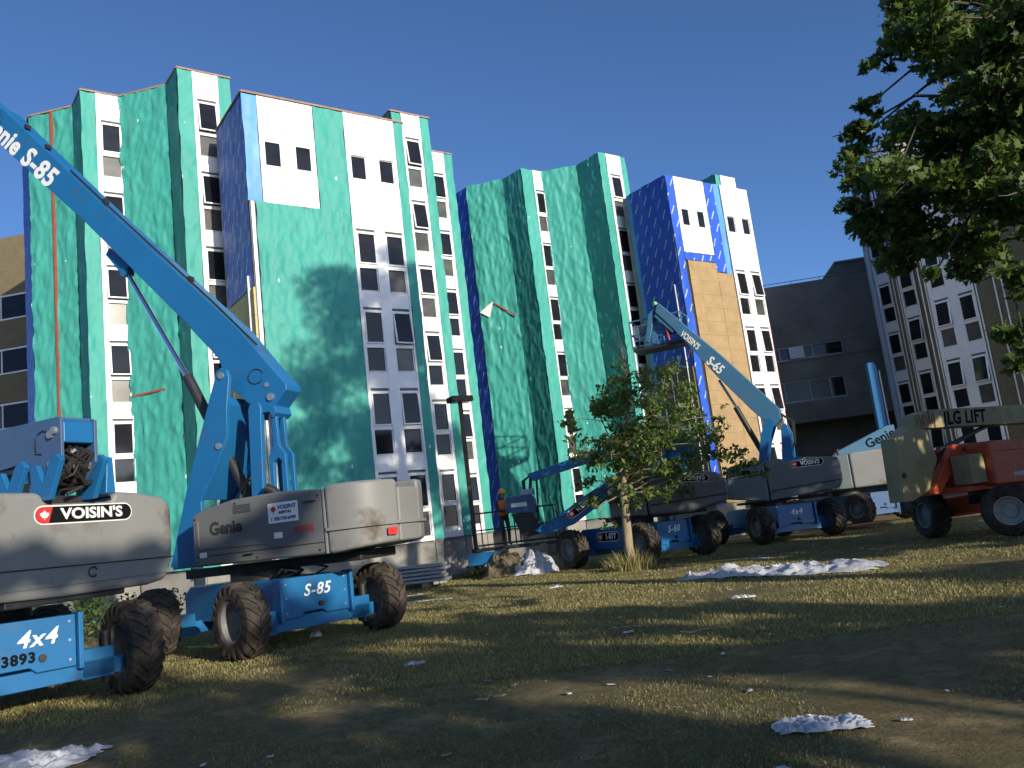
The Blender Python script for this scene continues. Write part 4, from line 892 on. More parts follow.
# ---- lift in front of the tan block, boom raised to the left
def lift_tan():
    c = (8.2, 28.8); e = empty('boom_lift', (c[0], c[1], 0), 'grey hooded lift before the tan board wall, boom raised left to a high basket', 'boom lift', GL)
    chassis(e, 165, ny=1.3, plate_text=('4x4', .26), paint='liftblue')
    A = 100
    X, NN = D(A), D(A + 90)
    def H(): return MB((0, 0), A)
    h = H().prism([(-1.36, 1.54), (-.27, 1.35), (-.03, 1.33), (-.03, 2.60), (-1.1, 2.62), (-1.25, 2.5)], .3, 1.0).build('hood', 'hoodgreen', e, bevel=.05, seg=3)
    flat_poly('notice', stadium(.42, .22, .02, 2), 'textdark', h, tuple(X * -.72 + NN * 1.0 + UP * 2.3), X, UP, .003, .009)
    t = H().prism([(0, 1.33), (2.22, 1.50), (2.36, 1.75), (2.36, 2.3), (2.3, 2.5), (1.35, 2.63), (1.3, 2.56), (.6, 2.56), (.5, 2.68), (0, 2.62)], -1.0, 1.0).build('counterweight', 'liftgrey', e, bevel=.10, seg=4)
    H().prism([(.05, 1.62), (2.3, 1.74), (2.3, 1.78), (.05, 1.66)], .99, 1.012).build('panel_gap', 'black', t, smooth=0)
    company_sign(t, "VOISIN'S", tuple(X * 1.32 + NN * 1.0 + UP * 2.42), X, UP, 1.06, .24)
    H().prism([(-1.36, 1.54), (-.03, 1.33), (-.03, 2.60), (-1.1, 2.62)], -1.0, -.3).build('hood', 'liftgrey', e, bevel=.05, seg=3)
    H().box(-1, 1.9, -.6, .6, 1.28, 1.36).build('turntable_frame', 'black', e)
    H().box(.55, 1.25, .2, .7, 2.5, 2.66).build('tool_box', 'liftblue', e, bevel=.02)
    A2 = 115
    def B(): return MB((0, 0), A2)
    X2, N2 = D(A2), D(A2 + 90)
    bo = B().prism([(-2.84, 8.61), (-2.30, 7.90), (-2.21, 7.76), (-.95, 5.80), (-.02, 4.50), (.38, 4.00), (.66, 3.80), (.92, 4.02), (.92, 4.36), (-.76, 6.60), (-2.70, 8.95)], -.20, .20).build('boom', 'liftteal', e, bevel=.02)
    dv = Vector(X2 * .62 + UP * -.785).normalized(); yv = N2.cross(dv)
    text_mesh('lettering', 'S-65', .46, 'textwhite', bo, tuple(X2 * -.98 + UP * 6.23 + N2 * .222), dv, yv, shear=.0, bold=.014, depth=.004, xs=.8)
    text_mesh('lettering', 'VOISIN\'S', .30, 'textwhite', bo, tuple(X2 * -1.72 + UP * 7.30 + N2 * .222), dv, yv, bold=.006, depth=.004, xs=.75)
    for n0, n1 in ((.26, .36), (-.36, -.26)):
        B().prism([(-.10, 2.4), (.15, 2.4), (.42, 3.3), (.72, 3.95), (.6, 4.1), (.45, 4.1), (.2, 3.6)], n0, n1).build('upright', 'liftblue', e, bevel=.012)
        B().prism([(.72, 2.4), (1.10, 2.4), (1.15, 3.5), (1.05, 3.85), (.88, 3.7)], n0, n1).build('upright', 'liftblue', e, bevel=.012)
    rd = B(); rd.tube([(-.97, 0, 5.72), (-.5, 0, 4.60)], .045, 10); rd.build('cylinder_rod', 'steel', e)
    cy = B(); cy.tube([(-.55, 0, 4.68), (.2, 0, 2.7)], .095, 12); cy.build('cylinder', 'black', e)
    hz = B()
    for k in range(4): hz.tube([(.9, .1 - .06 * k, 4.2), (1.22 + .03 * k, .1, 3.9), (1.22, .1 - .05 * k, 3.2), (.9, 0, 2.6)], .03, 6)
    hz.build('hose', 'hose', e)
    # fly section, jib and basket at the tip
    fl = B(); fl.prism([(-2.9, 8.45), (-2.32, 7.72), (-2.2, 7.9), (-2.75, 8.85)], -.16, .16); fl.build('boom_tip', 'liftteal', e, bevel=.01)
    jb = B(); jb.prism([(-2.95, 8.80), (-2.75, 8.85), (-2.95, 7.62), (-3.12, 7.5), (-3.2, 7.62)], -.12, -.06); jb.prism([(-3.12, 8.6), (-2.9, 8.75), (-3.22, 7.65), (-3.38, 7.6)], .06, .12)
    jb.tube([(-2.9, 0, 8.7), (-3.3, 0, 7.6)], .05, 8); jb.build('jib', 'liftteal', e)
    ar = B(); ar.bar((-2.8, -.3, 8.6), (-3.75, -.9, 8.15), .14, .2); ar.build('jib_arm', 'liftteal', e)
    B().box(-3.95, -2.0, -1.1, -.1, 7.34, 7.46).build('basket_floor', 'black', e, bevel=.01)
    r_ = B(); rails(r_, -3.95, -2.0, -1.1, -.1, 7.46, 8.5, .03); r_.build('basket_rail', 'liftteal', e)
    cb = B(); cb.box(-2.75, -2.25, -.3, -.02, 7.75, 8.2); cb.build('control_box', 'liftteal', e, bevel=.03)
    rh = B(); rh.tube([(-2.6, .14, 8.35), (-2.55, .1, 8.0), (-2.5, .05, 7.5)], .035, 8); rh.build('hose', 'decalred', e)
    gc = B(); gc.tube([(-2.82, 0, 8.88), (-2.85, 0, 9.0), (-2.86, 0, 9.05)], [.09, .085, .03], 12); gc.build('cap', 'limecap', e)
lift_tan()

# ---- pale lift half hidden further back
def lift_back():
    c = (12.7, 33.5); e = empty('boom_lift', (c[0], c[1], 0), 'pale hooded teal lift furthest back, half hidden behind the cream machine arm', 'boom lift', GL)
    chassis(e, 150, ny=1.3, paint='liftblue_dull')
    A = 100
    X, NN = D(A), D(A + 90)
    def B(): return MB((0, 0), A)
    h = B().prism([(-.6, 1.40), (.1, 1.38), (.1, 2.72), (-.5, 2.70)], .3, 1.0).build('hood', 'hoodgreen', e, bevel=.05, seg=3)
    t = B().prism([(.12, 1.38), (2.0, 1.38), (2.05, 2.6), (1.7, 2.76), (.3, 2.76), (.12, 2.72)], -1, 1).build('counterweight', 'lifttail', e, bevel=.08, seg=3)
    company_sign(t, "VOISIN'S", tuple(X * 1.75 + NN * 1.0 + UP * 2.40), X, UP, .9, .22)
    B().box(-1, 1.9, -.6, .6, 1.28, 1.37).build('turntable_frame', 'black', e)
    bo = B().prism([(-.30, 2.72), (-.05, 2.92), (1.90, 3.66), (2.15, 3.66), (2.15, 2.72)], -.25, .25).build('boom', 'liftteal', e, bevel=.02)
    dv = Vector(X * .94 + UP * .33).normalized()
    text_mesh('lettering', 'Genie', .5, 'textdark', bo, tuple(X * 1.55 + UP * 3.18 + NN * .252), dv, NN.cross(dv), bold=.012, depth=.003)
    p = B(); p.tube([(-.15, .4, 2.7), (-.15, .4, 2.98)], .05, 8); p.build('beacon', 'black', e)
lift_back()

# ---- red machine with a folded cream boom
def lift_red():
    c = (10.7, 20.4); e = empty('boom_lift', (c[0], c[1], 0), 'red orange lift with a folded cream boom, dark tyres, cut by the right edge', 'boom lift', GL)
    az = 165
    J = (.75, .1)
    b = MB(J, az); b.prism([(-1.7, .55), (1.6, .55), (1.75, .7), (1.75, .95), (-1.75, .95)], -.55, .55); b.build('chassis', 'red', e, bevel=.03)
    for sx_ in (1.25, -1.25):
        ax = MB(J, az); ax.tube([(sx_, -1.0, .58), (sx_, 1.0, .58)], .10, 10); ax.box(sx_ - .15, sx_ + .15, -.5, .5, .45, .75); ax.build('axle', 'red', e, bevel=.01)
        for sg in (1, -1): wheel(e, az, sx_ + J[0] * math.sin(R(az)) + J[1] * math.cos(R(az)), sg * 1.05 + J[0] * math.cos(R(az)) - J[1] * math.sin(R(az)), sg, r=.58, wd=.44, rim=('rim_light' if sx_ > 0 else 'rim'), steer=(-38 if sx_ > 0 else 10))
    t = MB(J, az); t.tube([(0, 0, .93), (0, 0, 1.12)], .55, 24); t.build('slew_ring', 'black', e)
    A = 60
    X, NN = D(A), D(A + 90)
    def B(): return MB((0, 0), A)
    B().box(-1.2, 2.2, -.7, .7, 1.08, 1.2).build('turntable_frame', 'red', e, bevel=.02)
    h = B().prism([(-.50, 1.16), (2.4, 1.10), (2.4, 2.0), (2.3, 2.14), (-.42, 2.18), (-.5, 2.1)], .35, .95).build('hood', 'red', e, bevel=.05, seg=3)
    B().prism([(-.5, 1.93), (2.4, 1.89), (2.4, 1.905), (-.5, 1.945)], .945, .956).build('panel_gap', 'black', h, smooth=0)
    flat_poly('notice', stadium(.62, .10, .01, 1), 'steel', h, tuple(X * .55 + NN * .95 + UP * 1.36), X, UP, .003, .008)
    text_mesh('lettering', '10', .13, 'steel', h, tuple(X * .36 + NN * .956 + UP * 1.52), X, UP, bold=.004, depth=.002)
    B().prism([(-.50, 1.16), (2.4, 1.10), (2.4, 2.0), (-.42, 2.18)], -.95, -.35).build('hood', 'red', e, bevel=.05, seg=3)
    B().box(-1.12, -.54, .35, .80, 1.25, 1.92).build('valve_box', 'cream', e, bevel=.02)
    en = B()
    for k in range(5): en.tube([(-1.0 + .12 * k, .5, 1.2), (-.95 + .1 * k, .55, 1.0), (-.8 + .1 * k, .4, .8)], .03, 6)
    en.build('hose', 'hose', e)
    for n0, n1 in ((.16, .30), (-.30, -.16)):
        B().prism([(-1.95, 1.12), (-1.60, 1.12), (-.72, 1.86), (-.55, 2.0), (.5, 2.02), (.5, 2.20), (-.80, 2.20), (-.98, 2.06)], n0, n1).build('tower_arm', 'red', e, bevel=.015)
    kn = B().prism([(-2.80, 1.04), (-2.50, 1.03), (-1.85, 1.22), (-1.34, 1.92), (-1.60, 2.66), (-1.95, 2.78), (-2.45, 2.50), (-2.72, 2.47)], -.20, .20).build('knuckle', 'cream', e, bevel=.02)
    q = B(); q.tube([(-2.66, .20, 1.62), (-2.66, .22, 1.62)], .07, 12); q.build('pin', 'black', kn)
    bo = B().prism([(-2.05, 2.70), (-1.58, 2.64), (2.9, 2.58), (5.2, 2.56), (5.2, 3.05), (2.98, 3.06), (-1.30, 3.07), (-1.85, 2.98)], -.20, .20).build('boom', 'cream', e, bevel=.02)
    text_mesh('lettering', 'JLG LIFT', .44, 'textdark', bo, tuple(X * .02 + UP * 2.83 + NN * .203), X, UP, shear=.15, bold=.012, depth=.004, xs=.98, space=1.1)
    g = B()
    for k in range(9):
        a = -1.85 + .08 * k; g.box(a, a + .05, .20, .23, 2.62 + .25 * random.random(), 2.80 + .25 * random.random())
    g.build('worn_patch', 'lumber', bo)
    cy = B(); cy.tube([(-1.25, .0, 2.02), (1.15, .0, 2.60)], .055, 12); cy.build('cylinder', 'black', e)
    lp = B(); lp.tube([(-1.45, .0, 1.98), (-1.15, 0, 2.04)], .10, 12); lp.build('cylinder_end', 'black', e)
lift_red()

# ---- a separate bright blue mast against the dark hall
def mast():
    c = (16.8, 38.6); e = empty('lift_mast', (c[0], c[1], 0), 'bright blue upright mast standing against the dark hall, left of the shaded tower', 'mast')
    m = MB((0, 0), 100)
    m.prism([(-.22, .0), (.22, .0), (.20, 6.8), (.12, 7.0), (-.18, 7.0)], -.2, .2).build('mast_box', 'liftblue', e, bevel=.02)
    MB((0, 0), 100).box(.30, .36, -.1, -.02, 0, 6.6).build('guide_pipe', 'steel', e)
    MB((0, 0), 100).box(-.5, .6, -.5, .5, 0, .25).build('base', 'black', e, bevel=.02)
mast()

# ------------------------------------------------------------------ trees
def leaves(name, parent, pos, size, mat, seed, lobed=True):
    rg = np.random.default_rng(seed); k = len(pos); P = np.array(pos)
    shape = np.array([(0, -.42), (.12, -.26), (.44, -.34), (.30, -.08), (.58, .16), (.20, .12), (.24, .34), (0, .68), (-.24, .34), (-.20, .12), (-.58, .16), (-.30, -.08), (-.44, -.34), (-.12, -.26)]) if lobed else np.array([(0, -.55), (.28, -.1), (.16, .3), (0, .6), (-.16, .3), (-.28, -.1)])
    m = len(shape); sz = size * rg.uniform(.5, 1.3, k)
    nz = rg.uniform(.0, 1.0, k); a = rg.uniform(0, 2 * PI, k); nr = np.sqrt(1 - nz ** 2)
    Nn = np.stack([nr * np.cos(a), nr * np.sin(a), nz], 1); t = rg.normal(size=(k, 3)); t[:, 2] -= .6
    X = np.cross(Nn, t); X /= np.linalg.norm(X, axis=1)[:, None]; Y = np.cross(Nn, X)
    V = P[:, None, :] + (X[:, None, :] * shape[None, :, 0:1] + Y[:, None, :] * shape[None, :, 1:2]) * sz[:, None, None]
    V += Nn[:, None, :] * (np.abs(shape[:, 0])[None, :, None] * .35 * sz[:, None, None])
    me = bpy.data.meshes.new(name); me.vertices.add(k * m); me.vertices.foreach_set('co', V.reshape(-1))
    me.loops.add(k * m); me.loops.foreach_set('vertex_index', np.arange(k * m, dtype=np.int32))
    me.polygons.add(k); me.polygons.foreach_set('loop_start', (np.arange(k) * m).astype(np.int32))
    me.update(calc_edges=True); me.validate(); me.materials.append(M[mat])
    o = bpy.data.objects.new(name, me); COL.objects.link(o); o.parent = parent
    return o
def cluster(center, rad, n, rg):
    p = rg.normal(size=(n, 3)); p /= np.linalg.norm(p, axis=1)[:, None]; p *= (rg.random(n) ** .45)[:, None]
    return np.array(center) + p * np.array(rad)
def limb(mb, a, b, r0, r1, sag=.0, seg=7, wob=.15, steps=5):
    a = Vector(a); b = Vector(b); pts = []; L = (b - a).length
    for i in range(steps + 1):
        t = i / steps; p = a.lerp(b, t); p.z += sag * math.sin(PI * t)
        if 0 < i < steps: p += Vector((random.uniform(-1, 1), random.uniform(-1, 1), random.uniform(-1, 1))) * wob * L * .12
        pts.append(p)
    mb.tube(pts, [r0 + (r1 - r0) * i / steps for i in range(steps + 1)], seg, world=True)
    return pts
def round_tree(name, loc, height, rad, base, nl, leaf, mat, label, cat, seed, group=None, size=.2, nclump=34, extra=None, trunk_r=.2, wrest=1.0):
    """tree with tapered trunk, limbs to every leaf clump and an uneven crown"""
    random.seed(seed); rg = np.random.default_rng(seed)
    e = empty(name, (loc[0], loc[1], 0), label, cat, group)
    tr = MB(); top = (random.uniform(-.3, .3), random.uniform(-.3, .3), height * .82)
    tp = limb(tr, (0, 0, -.1), top, trunk_r, trunk_r * .25, wob=.12, steps=8, seg=10)
    pos = []
    cl = list(extra or [])
    for i in range(nclump):
        t = (i + .5) / nclump; z = base + (height - base) * (t ** .9); k = math.sin(PI * min(1, .12 + .86 * (z - base) / (height - base))) ** .6
        a = i * 2.39996 + random.uniform(-.4, .4); rr = rad * k * random.uniform(.45, .95)
        cl.append(((math.cos(a) * rr, math.sin(a) * rr, z + random.uniform(-.4, .4)), (rad * .30 * random.uniform(.7, 1.3), rad * .30 * random.uniform(.7, 1.3), rad * .20 * random.uniform(.7, 1.3)), wrest))
    tot = sum(c[2] for c in cl)
    for c, r, wgt in cl:
        zz = max(base * .75, min(top[2] * .95, c[2] - .35 * math.hypot(c[0], c[1]))); t = zz / top[2]
        o = Vector((top[0] * t, top[1] * t, zz)); limb(tr, o, c, min(.075, trunk_r * .30 * (1.1 - t)), .009, wob=.8, sag=.15, seg=6, steps=7)
        n = int(nl * wgt / tot)
        for _ in range(5):
            o2 = np.array(c) + np.clip(rg.normal(size=3), -1.5, 1.5) * np.array(r) * .52; limb(tr, c, tuple(o2), .012, .004, seg=4, steps=3, wob=.4)
            pos.append(cluster(o2, np.array(r) * .55, max(4, n // 5), rg))
        for _ in range(3):
            q = Vector(c) + Vector((random.uniform(-1, 1) * r[0], random.uniform(-1, 1) * r[1], random.uniform(-1, 1) * r[2])); limb(tr, c, q, .014, .005, seg=4, steps=3)
    tr.build('trunk', leaf[1], e, smooth=60, recalc=False)
    leaves('crown', e, np.concatenate(pos), size, mat, seed + 1, leaf[0])
    return e

# broad maple overhead at the right: hand-placed sprays along the limbs that reach into view, then the rest of its crown
def big_maple():
    loc = (10.4, 9.0); rg = np.random.default_rng(21)
    sprays = SPRAYS
    ex = [((x - loc[0] + .22, y - loc[1], z + .16), (r * .86, r * .86, r * .50), w_ * 1.0) for x, y, z, r, w_ in sprays if z > 4.05 or r < .36]
    round_tree('maple_tree', loc, 16.2, 4.8, 8.4, 98000, (True, 'darkbark'), 'leaf', 'large leafy maple hanging into the upper right corner, its leaves dark against the sky', 'tree', 31, size=.105, nclump=44, extra=ex, trunk_r=.42, wrest=3.7)
SPRAYS =  [(4.88, 8.99, 6.99, 0.38, 0.4), (5.1, 9.63, 7.05, 0.31, 0.28), (5.15, 9.16, 6.49, 0.44, 0.55), (5.72, 9.43, 6.84, 0.75, 1.62), (6.11, 9.24, 6.87, 0.75, 1.62), (5.64, 8.07, 5.93, 0.75, 1.62), (5.13, 8.27, 5.71, 0.56, 0.91), (6.42, 9.59, 6.24, 0.62, 1.12), (5.55, 8.64, 5.46, 0.62, 1.12), (5.71, 8.47, 5.17, 0.62, 1.12), (5.97, 10.28, 6.7, 0.31, 0.28), (4.56, 9.72, 5.99, 0.22, 0.15), (4.82, 10.49, 5.95, 0.31, 0.28), (4.35, 9.83, 5.43, 0.25, 0.18), (4.86, 9.99, 5.7, 0.28, 0.22), (4.62, 8.9, 5.4, 0.38, 0.4), (5.3, 9.75, 5.54, 0.44, 0.55), (5.83, 10.04, 5.61, 0.5, 0.72), (5.72, 9.22, 5.11, 0.75, 1.62), (6.25, 9.45, 5.02, 0.75, 1.62), (4.59, 10.19, 5.22, 0.44, 0.55), (4.32, 8.84, 4.75, 0.56, 0.91), (5.33, 10.04, 5.06, 0.62, 1.12), (5.46, 9.55, 4.72, 0.69, 1.36), (5.46, 8.81, 4.36, 0.75, 1.62), (5.34, 8.18, 4.02, 0.62, 1.12), (4.66, 10.63, 4.78, 0.28, 0.22), (4.46, 9.77, 4.35, 0.31, 0.28), (4.89, 10.17, 4.43, 0.44, 0.55), (5.35, 10.33, 4.5, 0.56, 0.91), (5.51, 9.83, 4.24, 0.62, 1.12), (6.04, 10.05, 4.18, 0.56, 0.91), (5.66, 8.92, 3.74, 0.5, 0.72), (4.84, 10.39, 4.72, 0.38, 0.4), (4.77, 9.56, 3.93, 0.38, 0.4), (5.59, 10.35, 4.0, 0.38, 0.4), (5.75, 10.11, 3.85, 0.31, 0.28), (5.05, 8.53, 3.42, 0.25, 0.18), (4.52, 8.92, 3.56, 0.19, 0.1), (5.42, 8.62, 3.28, 0.25, 0.18), (6.19, 10.07, 3.08, 0.28, 0.22), (5.58, 9.09, 2.65, 0.25, 0.18), (5.64, 9.54, 5.91, 0.31, 0.28), (5.4, 8.84, 5.34, 0.44, 0.55)]
SPRAYS += [(5.48, 8.9, 3.63, 0.44, 0.61), (5.37, 8.76, 3.17, 0.38, 0.45), (5.03, 8.42, 2.75, 0.31, 0.31), (5.81, 9.64, 2.63, 0.31, 0.31), (4.57, 8.38, 3.28, 0.4, 0.51), (4.77, 9.4, 3.66, 0.38, 0.45), (4.85, 10.25, 4.14, 0.38, 0.45), (5.23, 8.15, 4.14, 0.62, 1.25), (4.77, 9.51, 6.52, 0.25, 0.2), (5.17, 9.44, 6.83, 0.44, 0.61), (4.83, 8.31, 6.27, 0.5, 0.8), (5.37, 8.77, 6.18, 0.56, 1.01), (6.08, 9.08, 6.54, 0.62, 1.25), (4.45, 9.45, 4.65, 0.38, 0.45), (4.46, 10.05, 4.75, 0.38, 0.45), (4.62, 8.7, 4.04, 0.5, 0.8), (5.01, 8.66, 3.92, 0.56, 1.01), (5.12, 8.3, 3.88, 0.5, 0.8), (5.32, 9.1, 3.5, 0.38, 0.45), (4.64, 10.4, 5.99, 0.25, 0.2), (5.15, 9.39, 5.61, 0.38, 0.45), (5.95, 9.34, 5.23, 0.62, 1.25), (5.21, 8.88, 4.56, 0.56, 1.01)]
YOUNG = [(-0.23, 0.39, 4.94, 0.75, 0.42), (1.0, 0.77, 4.97, 0.8, 0.51), (2.29, 0.94, 5.03, 0.7, 0.34), (0.12, 1.42, 4.08, 0.8, 0.51), (1.22, 0.77, 3.94, 0.85, 0.61), (2.58, 1.35, 3.9, 0.8, 0.51), (2.72, -1.51, 3.28, 0.6, 0.22), (-0.88, -0.11, 3.61, 0.6, 0.22), (-0.39, 1.42, 2.67, 0.65, 0.27), (0.71, 0.48, 2.8, 0.8, 0.51), (1.98, 1.28, 3.01, 0.75, 0.42), (3.38, -1.24, 2.71, 0.45, 0.09), (4.05, -0.1, 2.3, 0.3, 0.03), (0.92, -0.81, 5.46, 0.55, 0.17), (1.79, 0.14, 5.47, 0.5, 0.12), (-0.73, 0.24, 1.84, 0.4, 0.06), (0.31, -1.56, 1.91, 0.45, 0.09), (-1.24, -0.91, 4.4, 0.35, 0.04), (2.26, -0.71, 4.39, 0.5, 0.12), (3.42, 1.33, 4.21, 0.35, 0.04), (0.28, 0.85, 3.37, 0.7, 0.34), (1.14, -1.09, 3.22, 0.7, 0.34), (0.21, 0.95, 5.51, 0.35, 0.04), (1.08, -1.16, 1.97, 0.3, 0.03), (3.32, 0.38, 2.42, 0.3, 0.03), (2.38, -1.19, 3.0, 0.5, 0.12)]
big_maple()

def young_tree():
    loc = (2.66, 23.25); random.seed(4); rg = np.random.default_rng(44)
    e = empty('young_tree', (loc[0], loc[1], 0), 'slender young tree with a sunlit trunk standing in weeds before the lifts', 'tree'); e.scale = (.945, .945, .945)
    tr = MB()
    path = [(.0, 0, -.1), (-.02, 0, .6), (.02, .02, 1.4), (.06, 0, 2.2), (.22, .03, 3.0), (.40, .05, 3.9), (.60, .05, 4.9), (.62, .03, 5.9), (.60, 0, 6.5)]
    tr.tube(path, [.16, .14, .13, .12, .095, .07, .05, .03, .018], 12, world=True)
    for t in ((.57, 0, 7.2), (.18, .0, 6.65), (.85, .05, 6.7), (.42, .1, 7.0)): limb(tr, (.60, 0, 6.0), t, .02, .006, seg=5)
    limb(tr, (.2, .02, 2.9), (-.75, -.1, 5.6), .03, .006, seg=5)
    pos = []
    for x, y, z, r, w_ in YOUNG + [(.1, -.5, 2.9, .45, .12), (.3, -.5, 3.5, .5, .16), (.5, -.45, 4.2, .55, .2), (.6, -.4, 4.9, .5, .16), (.8, -.5, 3.3, .5, .16), (-.2, -.4, 3.3, .5, .14), (1.5, -.4, 2.6, .5, .14), (.0, -.3, 4.6, .5, .15)]:
        zz = max(2.1, min(5.6, z - .16 * math.hypot(x - .4, y))); t = max(0, (zz - 2.2) / 4.3)
        limb(tr, (.06 + .56 * t, .03, zz), (x, y, z), .030 * (1.15 - t), .008, wob=.6, sag=.10, seg=6)
        n = int(760 * w_ ** .8) + 25
        for k in range(7):
            o = Vector((x, y, z)) + Vector(rg.normal(size=3)) * r * .55
            limb(tr, (x, y, z), o, .012, .005, seg=4, steps=3); pos.append(cluster(o, (r * .5, r * .5, r * .34), max(6, n // 7), rg))
    tr.build('trunk', 'palebark', e, smooth=60, recalc=False)
    leaves('crown', e, np.concatenate(pos), .15, 'leaf2', 8, False)
young_tree()

def tuft(name, loc, rad, h, n, label, seed, mat='straw', group=None, lean=.6):
    rg = np.random.default_rng(seed); mb = MB()
    for _ in range(n):
        a, d = rg.uniform(0, 2 * PI), rad * math.sqrt(rg.random()) ; x, y = math.cos(a) * d, math.sin(a) * d; hh = h * rg.uniform(.4, 1.1) * (1.15 - .6 * d / rad)
        la = a + rg.normal() * .7; l = hh * lean * rg.uniform(.1, 1); w_ = .009 + .006 * rg.random(); t = rg.uniform(0, PI)
        dx, dy = math.cos(t) * w_, math.sin(t) * w_; mx, my = x + math.cos(la) * l * .4, y + math.sin(la) * l * .4
        b = len(mb.v); mb.v += [(x - dx, y - dy, -.02), (x + dx, y + dy, -.02), (mx + dx * .7, my + dy * .7, hh * .6), (mx - dx * .7, my - dy * .7, hh * .6), (x + math.cos(la) * l, y + math.sin(la) * l, hh)]
        mb.f += [(b, b + 1, b + 2, b + 3), (b + 3, b + 2, b + 4)]
    o = mb.build(name, mat, None, smooth=0, recalc=False); o.location = (loc[0], loc[1], gz(*loc)); return tag(o, label, 'grass tuft', group)
tuft('grass_tuft', (2.60, 23.0), .70, .62, 700, 'sunlit weeds around the foot of the young tree', 3)
tuft('grass_tuft', (-1.75, 28.8), .7, .5, 260, 'dark low weeds at the foot of the brown lamp post', 4, 'grass')

def shrub(loc, rad, h, label, seed, n=900):
    rg = np.random.default_rng(seed); random.seed(seed); e = empty('shrub', (loc[0], loc[1], 0), label, 'shrub', 'shrubs behind the near lifts')
    st = MB(); pos = []
    for k in range(9):
        a = k * 2.4; c = (math.cos(a) * rad * .6, math.sin(a) * rad * .6, h * random.uniform(.4, .85)); limb(st, (0, 0, -.05), c, .02, .006, seg=5); pos.append(cluster(c, (rad * .4, rad * .4, h * .28), n // 9, rg))
    st.build('stem', 'bark', e, recalc=False); leaves('foliage', e, np.concatenate(pos), .11, 'shrubleaf', seed, False)
shrub((-10.9, 19.6), 1.1, 1.15, 'leafy green shrub seen under the tail of the nearest lift', 2)
shrub((-9.3, 20.3), .9, 1.0, 'smaller green shrub between the wheels of the two nearest lifts', 3)

# trees outside the picture that shade the lawn (positions along and across the sun's direction)
def uv_(u, v): return (.788 * v - .616 * u, .616 * v + .788 * u)
for k, (u, v, h, r) in enumerate(((-14, -15, 7.0, 3.2), (-15, -10.5, 7.6, 3.2), (-13.5, -6, 7.0, 3.0), (-15, -1.8, 7.7, 3.1), (-14, 2.2, 7.1, 2.8), (-15.5, 6, 8.7, 3.0), (-14, 8.2, 7.6, 2.2), (-14, 10.2, 5.7, 2.8), (-15, 14.3, 5.7, 3.0),
                                   (.5, 19.4, 7.6, 2.7), (-3.5, 21.4, 8.4, 2.6), (-2, 23.6, 8.2, 3.0), (0, 27.4, 7.4, 2.6))):
    x, y = uv_(u, v)
    round_tree('unseen_tree', (x, y), h, r, 1.2, (9000 if u > -6 else 4600), (False, 'bark'), 'leaf', 'bushy park tree standing outside the view on the sunny side', 'tree', 60 + k, 'park trees on the sunny side', size=.34, nclump=26, trunk_r=.16)

x, y = uv_(-14.5, 3.0)  # added unseen tree, its crown sprays set to shade two lifts
EX = []
for v, z, r_ in ((.2, 8.85, .55), (1.0, 8.95, .6), (1.9, 8.95, .6), (2.8, 9.0, .6), (3.9, 9.75, .6), (4.7, 9.95, .7), (5.4, 9.8, .55), (4.3, 9.2, .5)):
    a_, b_ = uv_(-14.5, v); EX.append(((a_ - x, b_ - y, z), (r_, r_, r_ * .42), 1.0))
round_tree('unseen_tree', (x, y), 10.4, 2.0, 8.6, 2600, (False, 'bark'), 'leaf', 'tall added tree outside the view, its thin crown shaped to shade two lifts', 'tree', 91, 'park trees on the sunny side', size=.28, nclump=0, extra=EX, trunk_r=.14)

# ------------------------------------------------------------------ lamp post
def lamp():
    c = (-1.9, 29.0); e = empty('lamp_post', (c[0], c[1], 0), 'brown square lamp post with a flat box lamp head, left of the worker', 'lamp post')
    p = MB(); p.box(-.075, .075, -.075, .075, -.2, 6.05); pl = p.build('post', 'timberpost', e, bevel=.012)
    q = MB(); q.box(-.14, .14, -.14, .14, -.1, .9); q.build('post_base', 'timberpost', e, bevel=.02)
    h = MB((0, 0), 60); h.prism([(-.42, 6.02), (.42, 6.02), (.40, 6.22), (-.40, 6.22)], -.26, .26); hd = h.build('lamp_head', 'timberpost', e, bevel=.02)
    MB((0, 0), 60).box(-.33, .33, -.19, .19, 6.005, 6.018).build('diffuser', 'grey', hd, smooth=0)
lamp()

